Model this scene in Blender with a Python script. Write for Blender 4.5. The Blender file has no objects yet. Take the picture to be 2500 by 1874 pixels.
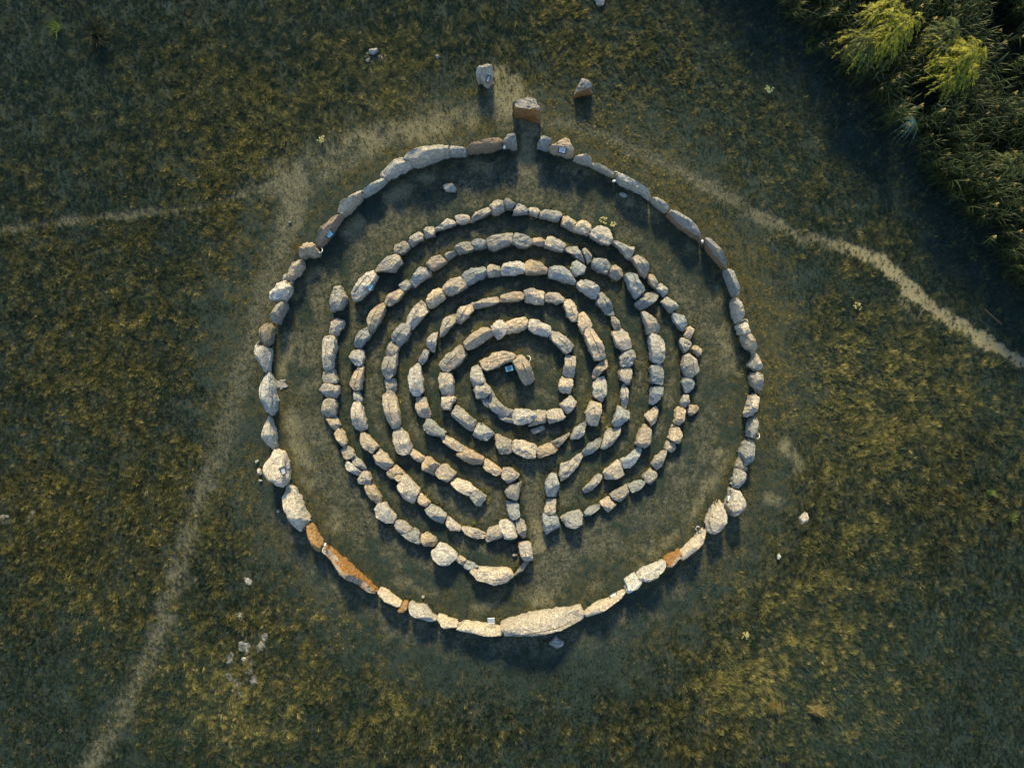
import bpy, bmesh, math, random
import numpy as np
from mathutils import Vector, noise, Matrix
from mathutils.bvhtree import BVHTree

# ---------------------------------------------------------------- camera, sky, sun, exposure
SC = bpy.context.scene
COL = SC.collection
CAM_H = 33.0
PX = 0.02                       # metres of ground per photograph pixel
cam_d = bpy.data.cameras.new('camera'); cam = bpy.data.objects.new('camera', cam_d); COL.objects.link(cam)
cam.location = (0, 0, CAM_H); cam.rotation_euler = (0, 0, 0)
cam_d.sensor_width = 36; cam_d.lens = 36 * CAM_H / 50.0; cam_d.clip_end = 3000
SC.camera = cam
SUN_EL, SUN_AZ = 29.0, -3.0     # azimuth from the picture's top, clockwise
world = bpy.data.worlds.new('World'); SC.world = world; world.use_nodes = True
wn = world.node_tree.nodes; wl = world.node_tree.links
bg = wn['Background']; sky = wn.new('ShaderNodeTexSky'); sky.sky_type = 'NISHITA'; sky.sun_disc = False
sky.sun_elevation = math.radians(SUN_EL); sky.sun_rotation = math.radians(SUN_AZ)
sky.air_density = 1.1; sky.dust_density = 0.3; sky.ozone_density = 1.2
wl.new(sky.outputs[0], bg.inputs[0]); bg.inputs[1].default_value = 0.15
sun_d = bpy.data.lights.new('sun', 'SUN'); sun = bpy.data.objects.new('sun', sun_d); COL.objects.link(sun)
sun_d.energy = 4.5; sun_d.angle = math.radians(8.0); sun_d.color = (1.0, 0.79, 0.40)
e, a = math.radians(SUN_EL), math.radians(SUN_AZ)
d = Vector((math.sin(a) * math.cos(e), math.cos(a) * math.cos(e), math.sin(e)))
sun.rotation_euler = (-d).to_track_quat('-Z', 'Y').to_euler(); sun.location = d * 60
SC.view_settings.view_transform = 'Standard'; SC.view_settings.look = 'None'
SC.view_settings.exposure = 0.92; SC.view_settings.gamma = 1.0

rng = random.Random(7); nrng = np.random.default_rng(11)

def w2(px, py): return ((px - 1250) * PX, (937 - py) * PX)

# ---------------------------------------------------------------- helpers
def mesh_obj(name, verts, faces, mat=None, parent=None, smooth=False):
    me = bpy.data.meshes.new(name); me.from_pydata(verts, [], faces); me.update()
    if mat: me.materials.append(mat)
    if smooth: me.polygons.foreach_set('use_smooth', [True] * len(me.polygons))
    o = bpy.data.objects.new(name, me); COL.objects.link(o)
    if parent: o.parent = parent
    return o
def tag(o, label=None, cat=None, group=None, kind=None):
    if label: o['label'] = label
    if cat: o['category'] = cat
    if group: o['group'] = group
    if kind: o['kind'] = kind
    return o
def empty(name, loc):
    o = bpy.data.objects.new(name, None); COL.objects.link(o); o.location = loc; o.empty_display_size = .2
    return o
class NT:
    def __init__(s, name):
        s.m = bpy.data.materials.new(name); s.m.use_nodes = True
        s.t = s.m.node_tree; s.n = s.t.nodes; s.l = s.t.links
        s.b = s.n['Principled BSDF']; s.out = s.n['Material Output']
        s.b.inputs['Specular IOR Level'].default_value = 0.25
        s.pos = s.n.new('ShaderNodeNewGeometry').outputs['Position']
    def set(s, sock, v):
        if isinstance(v, bpy.types.NodeSocket): s.l.new(v, sock)
        elif isinstance(v, (tuple, list)): sock.default_value = tuple(v) + ((1,) if len(v) == 3 and len(sock.default_value) == 4 else ())
        else: sock.default_value = v
    def noise(s, scale, detail=4, rough=.55, vec=None, dist=0.0):
        k = s.n.new('ShaderNodeTexNoise'); s.set(k.inputs['Vector'], vec or s.pos)
        k.inputs['Scale'].default_value = scale; k.inputs['Detail'].default_value = detail
        k.inputs['Roughness'].default_value = rough; k.inputs['Distortion'].default_value = dist
        return k.outputs['Fac']
    def voro(s, scale, feature='F1', vec=None):
        k = s.n.new('ShaderNodeTexVoronoi'); k.feature = feature; s.set(k.inputs['Vector'], vec or s.pos)
        k.inputs['Scale'].default_value = scale
        return k.outputs['Distance']
    def ramp(s, x, lo, hi, a=0.0, b=1.0):
        k = s.n.new('ShaderNodeMapRange'); k.clamp = True
        s.set(k.inputs[0], x); k.inputs[1].default_value = lo; k.inputs[2].default_value = hi
        k.inputs[3].default_value = a; k.inputs[4].default_value = b
        return k.outputs[0]
    def math(s, op, x, y=0.0, clamp=False):
        k = s.n.new('ShaderNodeMath'); k.operation = op; k.use_clamp = clamp
        s.set(k.inputs[0], x); s.set(k.inputs[1], y); return k.outputs[0]
    def mix(s, f, x, y, mode='MIX'):
        k = s.n.new('ShaderNodeMix'); k.data_type = 'RGBA'; k.blend_type = mode
        s.set(k.inputs['Factor'], f); s.set(k.inputs['A'], x); s.set(k.inputs['B'], y)
        return k.outputs['Result']
    def attr(s, name, kind='GEOMETRY', col=False):
        k = s.n.new('ShaderNodeAttribute'); k.attribute_name = name; k.attribute_type = kind
        return k.outputs['Color' if col else 'Fac']
    def bump(s, h, strength=.5, dist=.02):
        k = s.n.new('ShaderNodeBump'); k.inputs['Strength'].default_value = strength
        k.inputs['Distance'].default_value = dist; s.set(k.inputs['Height'], h)
        s.l.new(k.outputs[0], s.b.inputs['Normal'])
    def done(s, col, rough=.9):
        s.set(s.b.inputs['Base Color'], col); s.set(s.b.inputs['Roughness'], rough); return s.m
def plain(name, col, rough=.6, metal=0.0):
    t = NT(name); t.b.inputs['Metallic'].default_value = metal
    v = t.ramp(t.noise(9), .3, .7, .85, 1.1)
    return t.done(t.mix(1.0, col, v, 'MULTIPLY'), rough)

# ---------------------------------------------------------------- value noise on arrays
_perm = nrng.random((256, 256))
def vnoise(x, y):
    xi = np.floor(x).astype(int); yi = np.floor(y).astype(int); fx = x - xi; fy = y - yi
    fx = fx * fx * (3 - 2 * fx); fy = fy * fy * (3 - 2 * fy)
    g = lambda i, j: _perm[i & 255, j & 255]
    return (g(xi, yi) * (1 - fx) + g(xi + 1, yi) * fx) * (1 - fy) + (g(xi, yi + 1) * (1 - fx) + g(xi + 1, yi + 1) * fx) * fy
def fbm(x, y, o=4, s=1.0):
    r = 0; amp = 1; tot = 0
    for k in range(o):
        r = r + amp * vnoise(x * s + 17.3 * k, y * s + 9.1 * k); tot += amp; amp *= .5; s *= 2.03
    return r / tot
# ---------------------------------------------------------------- stones: outline as seen from above
# tile origin / magnification of the survey the outlines were taken from
TILES = {'Z':(900,100,3.685),'1':(610,310,4.807),'2':(1030,310,4.807),'3':(1450,310,4.807),
         '4':(610,625,4.807),'5':(1030,625,4.807),'6':(1450,625,4.807),
         '7':(610,940,4.807),'8':(1030,940,4.807),'9':(1450,940,4.807),
         'a':(610,1255,4.807),'b':(1030,1255,4.807),'c':(1450,1255,4.807),
         'd':(1700,1200,2.764),'e':(0,1100,2.1418),'f':(0,0,1.0)}
# tile ring height tint "look" | outline
STONES = '''
Z A 1.35 p long slab with jagged cream top|290,1090 390,1010 440,975 520,955 620,937 720,945 735,1010 738,1050 590,1100 470,1145 400,1140 330,1110
Z A 1.1 p blunt cream block overlapped by long slab|90,1165 230,1080 330,1040 300,1100 400,1135 360,1175 180,1265 110,1230
Z A 1.0 g square grey block with notched top|735,1048 735,945 800,955 850,965 890,1010 880,1045 770,1050
Z A 1.2 b smooth brownish tongue-shaped slab|885,1020 880,990 990,920 1100,885 1175,880 1205,930 1210,965 1130,1000 1000,1018
Z A 1.2 g tall grey gatepost stone left of entrance|1205,945 1235,900 1245,855 1320,838 1325,910 1335,985 1310,985 1220,970
Z A 1.2 g tall square gatepost stone right of entrance|1515,975 1548,857 1652,895 1632,960 1620,1000 1560,992
Z A 1.1 t tan wedge slab carrying a square plaque|1622,1010 1650,950 1760,878 1810,900 1845,1010 1825,1062 1700,1035
Z A 1.0 p low lens-shaped cream stone|1838,1085 1865,1040 1955,1033 2005,1055 1995,1100 1975,1132 1890,1105
Z A 1.0 g long plain grey slab|1975,1130 2000,1085 2110,1135 2205,1180 2195,1235 2150,1222 2060,1175
Z L 1.1 p free-standing pale boulder with small plaque, above the entrance|972,300 990,245 1080,225 1112,250 1118,310 1115,380 1075,435 1020,395 985,365
Z L 0.9 i free-standing grey stone with rust-brown face, right of the entrance|1845,520 1860,440 1925,348 1975,365 2005,470 1940,490
Z L 1.3 i broad standing stone with rust-brown face blocking the entrance gap|1295,620 1310,570 1420,530 1500,545 1540,650 1538,745 1430,705 1320,695
Z L 0.3 w small white lump of rock, leftmost above the ring|8,85 80,75 85,110 50,140 10,125
Z L 0.15 g crumbled grey rubble under the small white lump|-25,200 0,150 60,130 150,140 185,165 100,175 40,205
Z L 0.1 w thumb-sized flat white chip in the upper meadow|598,125 625,130 640,150 615,170
Z L 0.35 g lone rounded cobble inside the outer ring, below the long slab|670,1310 690,1290 750,1285 788,1330 780,1362 700,1358
3 A 1.2 p grey slab with cream upper edge|250,640 260,560 300,550 430,610 520,690 650,800 635,865 540,800 400,730 300,690
3 A 1.1 p short block with cream crest|645,875 690,835 780,860 885,930 860,990 815,1020 730,950
3 A 1.2 j long grey slab with rust-brown inner face|840,1050 890,985 940,985 1000,1040 1070,1100 1150,1140 1240,1240 1265,1310 1240,1345 1130,1290 950,1170
3 A 1.2 j narrow dark slab with rust-brown inner face|1250,1370 1290,1310 1350,1320 1430,1420 1588,1600 1580,1650 1500,1684 1420,1590 1300,1450
3 B 0.7 p|-60,1300 -30,1220 40,1155 165,1172 220,1250 220,1345 160,1405 60,1370 -50,1310
3 B 0.6 g triangular grey stone|180,1360 290,1340 340,1375 485,1395 470,1460 410,1565 370,1550 290,1440
6 B 0.7 p rugged boulder with crumbly cream crown|430,50 450,20 500,-15 580,20 650,100 640,200 600,275 540,230 470,120
2 B 0.5 g|20,1200 40,1172 140,1165 165,1240 150,1290 60,1320 35,1290
2 B 0.5 p slender leaf-like stone|165,1195 250,1130 285,1070 360,1085 410,1130 400,1160 240,1215 175,1225
2 B 0.5 t|390,1045 430,1030 540,1035 562,1070 562,1130 480,1152 415,1140
2 B 0.5 g|568,1125 590,1040 630,990 780,938 810,960 812,1020 700,1080 600,1125
2 B 0.65 p|785,910 870,855 960,870 970,960 968,1000 860,1048 825,1035 815,960
2 B 0.7 g pointed boulder at the very top|955,900 990,840 1030,850 1110,915 1070,985 985,975
2 B 0.55 g|1065,1035 1115,910 1180,920 1250,970 1245,1030 1160,1035 1090,1045
2 B 0.45 t|1255,960 1275,945 1360,955 1388,1000 1350,1065 1265,1040
2 B 0.55 g|1368,1075 1400,990 1450,970 1610,990 1655,1020 1590,1125 1480,1095
2 B 0.6 t|1625,1160 1650,1045 1690,1035 1825,1090 1760,1235 1700,1200
2 B 0.6 p|1760,1235 1800,1160 1840,1095 1920,1088 1990,1140 1985,1210 1945,1285 1850,1255
1 B 0.55 g|1865,1370 1880,1290 1975,1220 2045,1270 2045,1340 1975,1360 1915,1415 1870,1390
1 B 0.55 g|1683,1465 1700,1390 1815,1335 1865,1390 1890,1440 1800,1500 1750,1508
4 B 0.8 g egg-shaped smooth grey boulder|1455,170 1490,110 1600,20 1700,-30 1760,0 1800,90 1700,195 1500,190
4 B 0.9 p big pale boulder carrying a blue plaque|1185,430 1260,300 1370,185 1450,172 1525,255 1440,390 1320,520 1255,550 1200,500
4 B 0.9 g shield-shaped end stone standing by the left opening|925,530 1000,350 1060,345 1110,420 1168,510 1085,645 950,658
2 C 0.6 t jagged tan stone|45,1605 110,1530 215,1495 305,1585 270,1620 125,1705
2 C 0.45 t|260,1505 300,1475 375,1455 422,1500 310,1575
2 C 0.6 g|382,1410 440,1365 550,1342 580,1400 612,1460 450,1505 410,1470
2 C 0.55 g|565,1355 650,1310 740,1320 770,1420 620,1455
2 C 0.75 g bulky anvil-shaped grey boulder|748,1325 790,1285 920,1260 1060,1230 1080,1250 1050,1390 850,1465 785,1445
2 C 0.65 g|1050,1380 1090,1240 1130,1240 1300,1305 1285,1385 1240,1430 1150,1425
2 C 0.4 t|1298,1380 1310,1300 1375,1298 1450,1330 1430,1400 1360,1405
2 C 0.65 g flat-topped grey block|1430,1415 1490,1280 1530,1280 1695,1370 1640,1482 1500,1440
2 C 0.5 g arrow-shaped grey slab|1660,1455 1690,1410 1820,1385 1870,1490 1910,1600 1880,1595 1780,1520
2 C 0.6 g upright grey blade of stone|1870,1460 1915,1415 1990,1500 1985,1560 1935,1625
5 C 0.55 g|1740,160 1780,60 1830,55 1930,130 1900,210 1780,255
6 C 0.65 g block with rusty right end|-44,130 0,15 60,20 160,50 205,105 150,225 60,200
6 C 0.6 t pointed stone with bluish face|160,205 210,130 260,88 340,150 345,220 270,300 190,250
6 C 0.8 g biggest flat grey slab|340,240 420,200 490,205 550,310 612,400 490,512 440,470 390,360
6 C 0.5 g slab lying crosswise to the ring|475,560 530,510 620,430 710,405 775,450 740,520 640,590 545,640 500,610
6 B 0.55 t|620,260 650,210 700,215 755,330 750,350 690,378 640,320
6 B 0.5 g|690,385 790,312 870,390 865,430 800,495 770,440
6 B 0.55 g square-cut grey block|768,545 860,465 905,500 992,600 890,678 830,610
6 B 0.6 g|895,690 940,672 1055,700 1085,800 1040,885 1000,870 930,780
6 B 0.4 t|1040,930 1080,850 1130,822 1188,860 1150,960 1110,975 1045,955
6 B 0.5 g triangular grey stone|985,1010 995,962 1060,965 1160,1020 1080,1140 1045,1145
6 B 0.3 t small cobble lying just outside|1140,1090 1170,1050 1240,1050 1270,1100 1250,1160 1215,1178 1160,1130
6 B 0.85 p largest pear-shaped boulder with cracked cream crown|1015,1290 1030,1180 1080,1150 1140,1155 1200,1210 1250,1330 1165,1440 1060,1420
6 B 0.5 g|1015,1480 1040,1428 1130,1435 1185,1470 1160,1570 1100,1615 1050,1600
6 C 0.65 t fin-shaped stone|540,660 600,650 680,690 740,770 785,830 770,890 610,925 590,820
6 C 0.85 p tall rounded bullet-shaped boulder|625,960 660,910 760,920 825,1000 835,1200 800,1250 720,1278 650,1220
6 C 0.65 g square-cut block|640,1300 650,1288 800,1280 820,1300 815,1500 790,1520 650,1480
6 D 0.6 g|20,560 60,450 105,395 150,480 200,540 260,690 160,705 60,600
6 D 0.45 g|188,705 245,705 300,760 315,840 300,878 240,870 205,800
6 D 0.65 t|195,885 300,880 330,840 400,900 430,980 455,1080 330,1115 250,1060
6 D 0.55 g|285,1180 360,1110 430,1090 485,1110 485,1200 450,1285 310,1305
6 D 0.5 t|283,1380 320,1310 445,1300 455,1400 430,1505 370,1500 300,1440
5 D 0.6 t|40,540 80,440 140,385 230,375 250,440 290,500 180,590 100,618
5 D 0.7 t|228,360 340,260 460,240 500,290 538,370 370,470 280,465
5 D 0.65 g|470,235 520,180 600,140 735,112 770,230 600,335 530,345 500,260
5 D 0.55 t|762,120 800,88 915,100 925,240 780,262 765,200
5 D 0.6 p rectangular block with two humps|928,150 960,80 1100,62 1200,70 1210,200 1080,230 930,240
5 D 0.6 t|1205,100 1230,40 1290,35 1400,85 1475,145 1460,220 1340,215 1215,225
5 D 0.6 g boulder tapering to a tail|1480,260 1485,150 1580,110 1650,110 1720,170 1810,310 1780,345 1640,310
5 D 0.65 p|1805,350 1850,280 1990,290 2095,380 2045,518 1990,510 1850,410
5 E 0.5 g curved horn-shaped stone|215,955 220,860 240,750 320,690 405,672 412,780 330,850 280,930
5 E 0.5 t|412,780 415,640 450,600 540,570 600,530 615,640 540,720 470,795
5 E 0.45 t|605,580 620,545 720,500 880,468 915,550 800,590 625,625
5 E 0.5 t|918,545 930,450 1080,418 1160,415 1198,460 1195,520 1060,540
5 E 0.6 p square block|1195,420 1205,400 1300,390 1440,400 1430,570 1330,572 1215,550
5 E 0.5 t|1440,545 1450,455 1500,420 1600,425 1690,520 1650,550 1580,570 1530,545
5 E 0.6 p|1655,580 1690,510 1750,505 1800,560 1830,680 1800,780 1760,770 1700,710
5 E 0.6 t|1810,760 1840,680 1910,650 1990,770 2000,830 1950,800 1910,830 1895,930 1850,860
5 E 0.8 t longest boulder, pitted and tapering upward|1895,830 1940,795 2030,880 2110,1010 2168,1200 2025,1235 1960,1110 1900,950
5 E 0.5 t|1990,1430 2010,1330 2090,1240 2180,1215 2180,1300 2080,1400 2010,1450
8 E 0.6 p knobbly cream boulder|2003,-30 2060,-85 2150,-112 2185,0 2170,100 2120,200 2050,160 2005,120
5 F 0.65 t|190,1270 270,1180 430,1040 470,1050 538,1160 450,1270 320,1370 250,1345
5 F 0.7 t|483,1010 570,920 700,830 780,840 835,900 835,940 660,1060 540,1118
5 F 0.65 p tooth-shaped block with bright crown|808,825 900,745 950,760 1012,840 990,915 890,990 840,900
5 F 0.55 t|980,770 1080,735 1215,708 1245,760 1235,850 1150,890 1000,918 1005,830
5 F 0.65 p|1240,850 1265,740 1300,728 1522,825 1510,910 1470,955 1300,910
5 F 0.6 p|1490,960 1530,870 1600,885 1700,960 1788,1050 1750,1110 1690,1155 1640,1110 1550,1020
5 F 0.65 t|1650,1410 1685,1170 1740,1160 1815,1185 1800,1370 1780,1435
5 F 0.55 p|1608,1590 1610,1480 1640,1412 1680,1435 1770,1440 1770,1540 1740,1615 1650,1605
5 F 0.7 t|190,1430 210,1365 350,1370 380,1460 385,1620 330,1635 225,1625 200,1530
5 G 0.6 t arched stone forming the start of the spiral|668,1225 780,1180 830,1130 950,1112 1050,1130 1110,1170 1080,1240 990,1250 900,1300 770,1355 710,1330
5 G 1.1 t tall leaning pillar stone in the very centre|1070,1260 1120,1175 1180,1155 1220,1190 1270,1290 1325,1430 1310,1470 1215,1520 1170,1470 1110,1330
5 G 0.6 g|570,1390 590,1300 660,1275 700,1330 745,1470 690,1500 605,1540 580,1470
1 A 1.1 b brown leaf-shaped slab carrying a blue plaque|745,1390 790,1260 840,1190 930,1120 1040,1055 1095,1045 1100,1080 1050,1160 960,1300 860,1415 800,1420
1 A 1.0 t star-shaped sandy boulder|568,1475 590,1415 625,1400 635,1350 740,1355 760,1400 835,1470 830,1520 770,1545 700,1520 645,1560 590,1500
1 A 1.1 p angular slab with bright sandy top|1050,1030 1070,960 1075,890 1190,820 1330,735 1360,740 1340,840 1310,880 1200,1010 1120,1062
1 A 1.0 g thin grey-blue sliver slab|1330,830 1360,740 1430,690 1530,605 1610,630 1600,680 1500,760 1400,820
4 A 1.0 p furrowed boulder with ochre lichen tip|460,270 465,160 520,85 590,50 640,65 655,150 610,220 540,270 480,295
4 A 0.5 g small purplish chunk wedged between boulders|385,280 410,220 460,195 490,270 430,310
4 A 0.3 g small bluish shard wedged between boulders|460,310 530,275 510,350
4 A 1.1 w white knobbly boulder with bulging lobes|255,450 280,400 310,380 325,310 390,280 520,375 505,450 450,525 320,548 290,500 260,470
4 A 1.1 g straight-sided speckled grey block|258,680 310,600 330,565 440,545 462,610 415,700 375,805 310,780 270,760
4 A 1.0 d dark rounded boulder with ochre top|120,870 150,800 240,785 300,840 305,920 270,1040 200,1070 150,1020 125,950
4 A 1.1 w white boulder with a saddle-like hollow|55,1110 80,1030 130,990 165,1060 265,1085 275,1200 250,1350 150,1370 95,1210
7 A 1.2 w tall rectangular white boulder|120,-130 240,-160 290,-95 320,85 335,160 325,310 260,348 180,320 145,200 110,0
7 A 1.0 g leaf-shaped boulder with yellow lichen|200,365 265,360 325,540 340,700 320,750 230,740 150,600 150,470
7 A 1.4 w massive white boulder carrying a pale plaque|155,930 280,760 330,752 430,780 470,900 495,1100 440,1180 330,1170 270,1120 180,1050
7 A 1.3 w massive oblong white boulder with deep pits|355,1330 390,1240 490,1150 560,1200 620,1330 720,1560 700,1620 640,1680 575,1745 480,1660 460,1520 400,1430
4 B 0.5 t|930,870 960,770 1010,735 1120,765 1100,850 1030,940 940,910
4 B 0.8 p tallest oblong cream boulder|840,1040 860,945 1000,935 1025,960 1035,1080 1000,1230 1000,1320 900,1365 855,1310 850,1180
4 B 0.5 g|845,1430 850,1365 900,1362 1000,1325 1050,1470 1040,1495 860,1495
7 B 0.6 p|820,60 870,-10 960,-22 1065,10 1060,90 1010,155 890,140
7 B 0.6 g smooth round grey boulder|840,270 860,180 920,150 1020,170 1045,240 1020,360 900,380 850,330
7 B 0.5 t|880,395 1030,362 1075,470 1005,540 960,490
7 B 0.5 t|980,575 1060,490 1120,560 1155,670 1110,735 1040,660
7 B 0.4 g low flat grey slab|1065,770 1130,700 1220,750 1255,830 1180,860 1130,880
7 B 0.35 g thin dark plank-like slab|1170,840 1220,812 1310,880 1370,960 1365,995 1320,990 1220,920
7 B 0.5 p|1125,940 1145,880 1200,900 1330,1010 1290,1065 1260,1068 1140,990
7 B 0.5 t|1268,1100 1350,995 1410,1020 1435,1090 1415,1160 1330,1165 1275,1140
7 B 0.55 t|1340,1190 1380,1165 1470,1160 1560,1310 1550,1370 1490,1400 1380,1290
7 B 0.7 w white boulder with bluish underside|1465,1440 1530,1370 1600,1365 1740,1550 1690,1610 1600,1622 1490,1540
4 C 0.6 g|1878,280 1960,170 1995,120 2070,140 2140,190 2130,240 2040,290 1950,368 1920,350
4 C 0.45 g|1745,335 1840,270 1880,310 1915,360 1820,430 1780,400
4 C 0.55 t|1573,550 1610,470 1750,378 1820,440 1740,540 1640,595
4 C 0.65 t|1370,760 1400,660 1450,590 1560,545 1615,600 1570,720 1500,840 1440,915 1400,850
4 C 0.6 g|1218,1040 1240,940 1280,880 1380,838 1440,925 1380,1000 1310,1085 1240,1070
4 C 0.5 g|1152,1175 1200,1110 1290,1092 1350,1120 1355,1180 1335,1280 1275,1298 1210,1250
4 C 0.5 t|1163,1500 1220,1340 1350,1285 1345,1400 1320,1565 1260,1570 1210,1560
7 C 0.4 g|1205,60 1290,58 1325,170 1320,210 1280,185 1225,190
7 C 0.65 p long boulder with a shadowed dip|1180,300 1195,220 1290,170 1325,240 1360,360 1388,510 1310,540 1230,525 1195,420
7 C 0.6 t|1280,650 1300,550 1370,550 1530,710 1440,810 1320,720
7 C 0.6 t|1440,830 1530,740 1620,820 1700,920 1600,1010 1480,940
7 C 0.5 t|1605,1020 1720,928 1800,1000 1830,1040 1760,1010 1700,1050 1690,1110 1620,1070
7 C 0.5 t small squarish tan block|1680,1080 1750,1012 1810,1060 1800,1130 1750,1135
7 C 0.8 t bulky tan boulder on a grey footing|1730,1170 1800,1120 1810,1035 1850,1045 2010,1220 1960,1330 1910,1405 1790,1340 1740,1240
7 C 0.5 t|1968,1350 2000,1258 2040,1270 2130,1370 2050,1435 1980,1380
4 D 0.65 t|1825,780 1860,680 1960,540 2000,515 2050,560 2110,660 2020,740 1915,875 1900,840
4 D 0.65 g|1658,1030 1670,900 1770,780 1860,785 1910,840 1880,930 1770,1080 1700,990
4 D 0.5 t|1590,1120 1640,1010 1690,990 1770,1045 1735,1160 1700,1188 1595,1160
4 D 0.65 g|1538,1310 1560,1200 1600,1170 1700,1190 1745,1130 1740,1270 1700,1400 1640,1455 1580,1430
4 D 0.35 g|1575,1440 1700,1435 1730,1500 1720,1600 1640,1570 1600,1590
7 D 0.75 p long column-like boulder|1540,110 1660,50 1720,100 1760,280 1780,440 1760,490 1660,520 1600,420 1560,260
7 D 0.6 t|1665,600 1680,530 1780,490 1870,600 1915,740 1890,790 1790,830 1740,800 1680,680
7 D 0.45 t|1875,810 1920,745 2060,835 2020,915 1950,890
7 D 0.55 t|2018,920 2060,840 2120,840 2239,930 2150,1065 2030,990
8 D 0.55 t|150,1050 220,930 300,920 415,1030 320,1130 290,1155 220,1110
8 D 0.6 p|325,1160 390,1080 560,1130 600,1180 670,1230 550,1310 400,1220
8 D 0.55 g end block of the lower left arm|555,1310 620,1240 690,1240 765,1300 690,1430 630,1390
4 E 0.5 p|2075,1060 2090,960 2140,910 2211,895 2200,970 2175,1130 2120,1110
4 E 0.4 g|1978,1230 2045,1092 2115,1120 2080,1220 2030,1285
4 E 0.75 p large oval cream boulder|1850,1420 1880,1320 1960,1265 2015,1280 2035,1450 2050,1590 1990,1640 1920,1645 1870,1550
7 E 0.55 t|1940,240 1950,140 2060,140 2100,240 2130,350 2115,385 1980,370 1945,290
8 E 0.6 g|15,480 60,400 120,390 190,470 290,550 250,605 120,600 40,540
8 E 0.45 t|220,620 275,578 370,630 485,710 480,780 400,770 260,680
8 E 0.6 t|400,830 410,795 465,785 490,705 730,835 735,875 690,945 560,930
8 E 0.45 t|712,960 740,865 780,870 940,990 930,1030 870,1060 770,1010
8 H 0.6 t pyramid-shaped stone|930,1080 950,960 1050,960 1150,1050 1080,1130 1010,1155
8 H 0.55 g triangular speckled stone|975,1220 1040,1160 1170,1120 1165,1200 1120,1365 1010,1320
8 H 0.5 g flat pitted grey slab|985,1345 1135,1380 1145,1530 1100,1580 1025,1560 1000,1450
b H 0.5 g narrow pitted stone|1100,80 1150,40 1190,60 1225,150 1220,280 1180,285 1120,200
b H 0.9 L upright post stone with rust-orange side|1130,320 1230,310 1280,340 1310,540 1220,555 1185,520 1150,430
b H 0.5 g thin shard leaning below the post stone|1075,715 1200,540 1255,560 1180,660 1090,712
8 F 0.55 p|225,125 385,130 395,170 340,290 235,285
8 F 0.6 t|335,350 400,240 450,250 655,430 600,540 540,540 380,390
8 F 0.55 g|595,590 660,440 700,445 855,560 750,660 640,620
8 F 0.6 g blue-grey block with concave top|855,580 900,578 1060,640 1050,800 910,810 870,720
8 F 0.6 p|1058,680 1100,640 1180,645 1345,700 1330,860 1220,860 1060,780
8 F 0.6 t|1322,745 1500,670 1590,770 1560,800 1430,830 1400,860 1370,855
8 F 0.4 g long thin tail-shaped stone|1510,665 1600,620 1730,555 1740,580 1640,690 1590,765
8 F 0.45 g|1735,630 1790,500 1900,435 1940,440 1900,580 1850,630
8 E 0.75 p tall block with sunlit cap|1920,320 1965,190 2020,185 2125,220 2080,480 1990,470 1920,430
9 D 0.5 p|305,90 330,-10 370,0 405,60 405,160 395,280 320,245
9 D 0.65 g|200,440 270,250 300,245 425,310 410,400 320,480 220,475
9 D 0.45 p|75,735 110,600 150,520 315,480 300,590 230,690 150,745
8 D 0.4 g slender oval stone|1870,790 1950,690 2080,612 2120,640 2090,730 2000,800 1900,845
8 D 0.45 p long curved speckled slab|1612,1060 1630,920 1740,880 1870,780 1895,850 1830,960 1720,1070 1635,1138
8 I 0.65 g upper smooth barrel-shaped boulder|1442,1160 1490,1050 1520,1025 1580,1040 1612,1200 1580,1320 1470,1310
8 I 0.5 t small block with sunlit cap|1435,1470 1470,1330 1575,1330 1570,1470 1550,1510 1480,1520
8 I 0.65 g tapering end stone|1410,1520 1440,1485 1480,1522 1570,1495 1600,1580 1620,1640 1580,1680 1530,1700 1460,1765 1430,1700
9 C 0.6 g|640,220 660,20 760,10 830,15 820,80 760,190 680,240
9 C 0.45 t triangular stone|580,350 730,232 765,280 750,390 680,498 640,440
9 C 0.65 t|470,690 520,540 580,445 680,520 675,680 600,745
9 C 0.5 g curved saddle-shaped stone|300,870 430,800 500,715 575,740 500,900 440,970 345,980
9 C 0.55 t|110,1000 270,872 320,930 360,1070 270,1105 125,1095
8 C 0.4 g finger-shaped end stone of the lower right arm|1878,1220 2050,1045 2110,1045 2120,1100 2010,1230 1925,1275
9 B 0.5 g|1000,210 1040,110 1120,115 1120,200 1080,262 1010,255
9 B 0.5 t|920,440 950,280 980,252 1080,290 1060,400 1010,480
9 B 0.3 t small stone sticking out to the right|1085,280 1115,235 1215,237 1238,265 1200,320 1130,360 1095,330
9 B 0.55 t|855,630 910,460 1010,510 1050,580 1020,670 990,680
9 B 0.35 t|820,740 845,645 950,680 960,740 910,790
9 B 0.5 t|660,920 720,830 800,765 860,765 860,820 800,950 750,1010
9 B 0.5 g|560,1065 670,960 745,1050 735,1110 680,1165 600,1120
9 B 0.4 g|383,1155 540,1105 620,1135 540,1220 450,1270
9 B 0.5 g|180,1280 240,1230 380,1160 420,1260 320,1380 220,1330
9 B 0.4 t|55,1370 160,1295 265,1410 165,1500
8 B 0.4 g|1905,1490 1950,1430 2070,1385 2110,1450 1970,1520 1915,1545
8 B 0.7 g bulky grey end boulder of the lower right arm|1630,1560 1690,1490 1840,1455 1885,1510 1880,1640 1790,1685 1700,1660
6 A 1.1 g straight oblong grey block|1500,190 1530,180 1605,150 1640,220 1705,400 1700,440 1620,495 1590,450 1530,280
6 A 1.1 w knotty blue-white boulder|1590,570 1605,510 1650,500 1740,560 1765,660 1720,770 1640,795 1605,690
6 A 1.0 p stubby cream boulder behind a cable loop|1650,830 1690,790 1790,780 1835,890 1790,925 1680,925
6 A 1.0 p|1700,975 1720,930 1800,920 1835,890 1870,960 1910,1100 1890,1130 1750,1085
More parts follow.
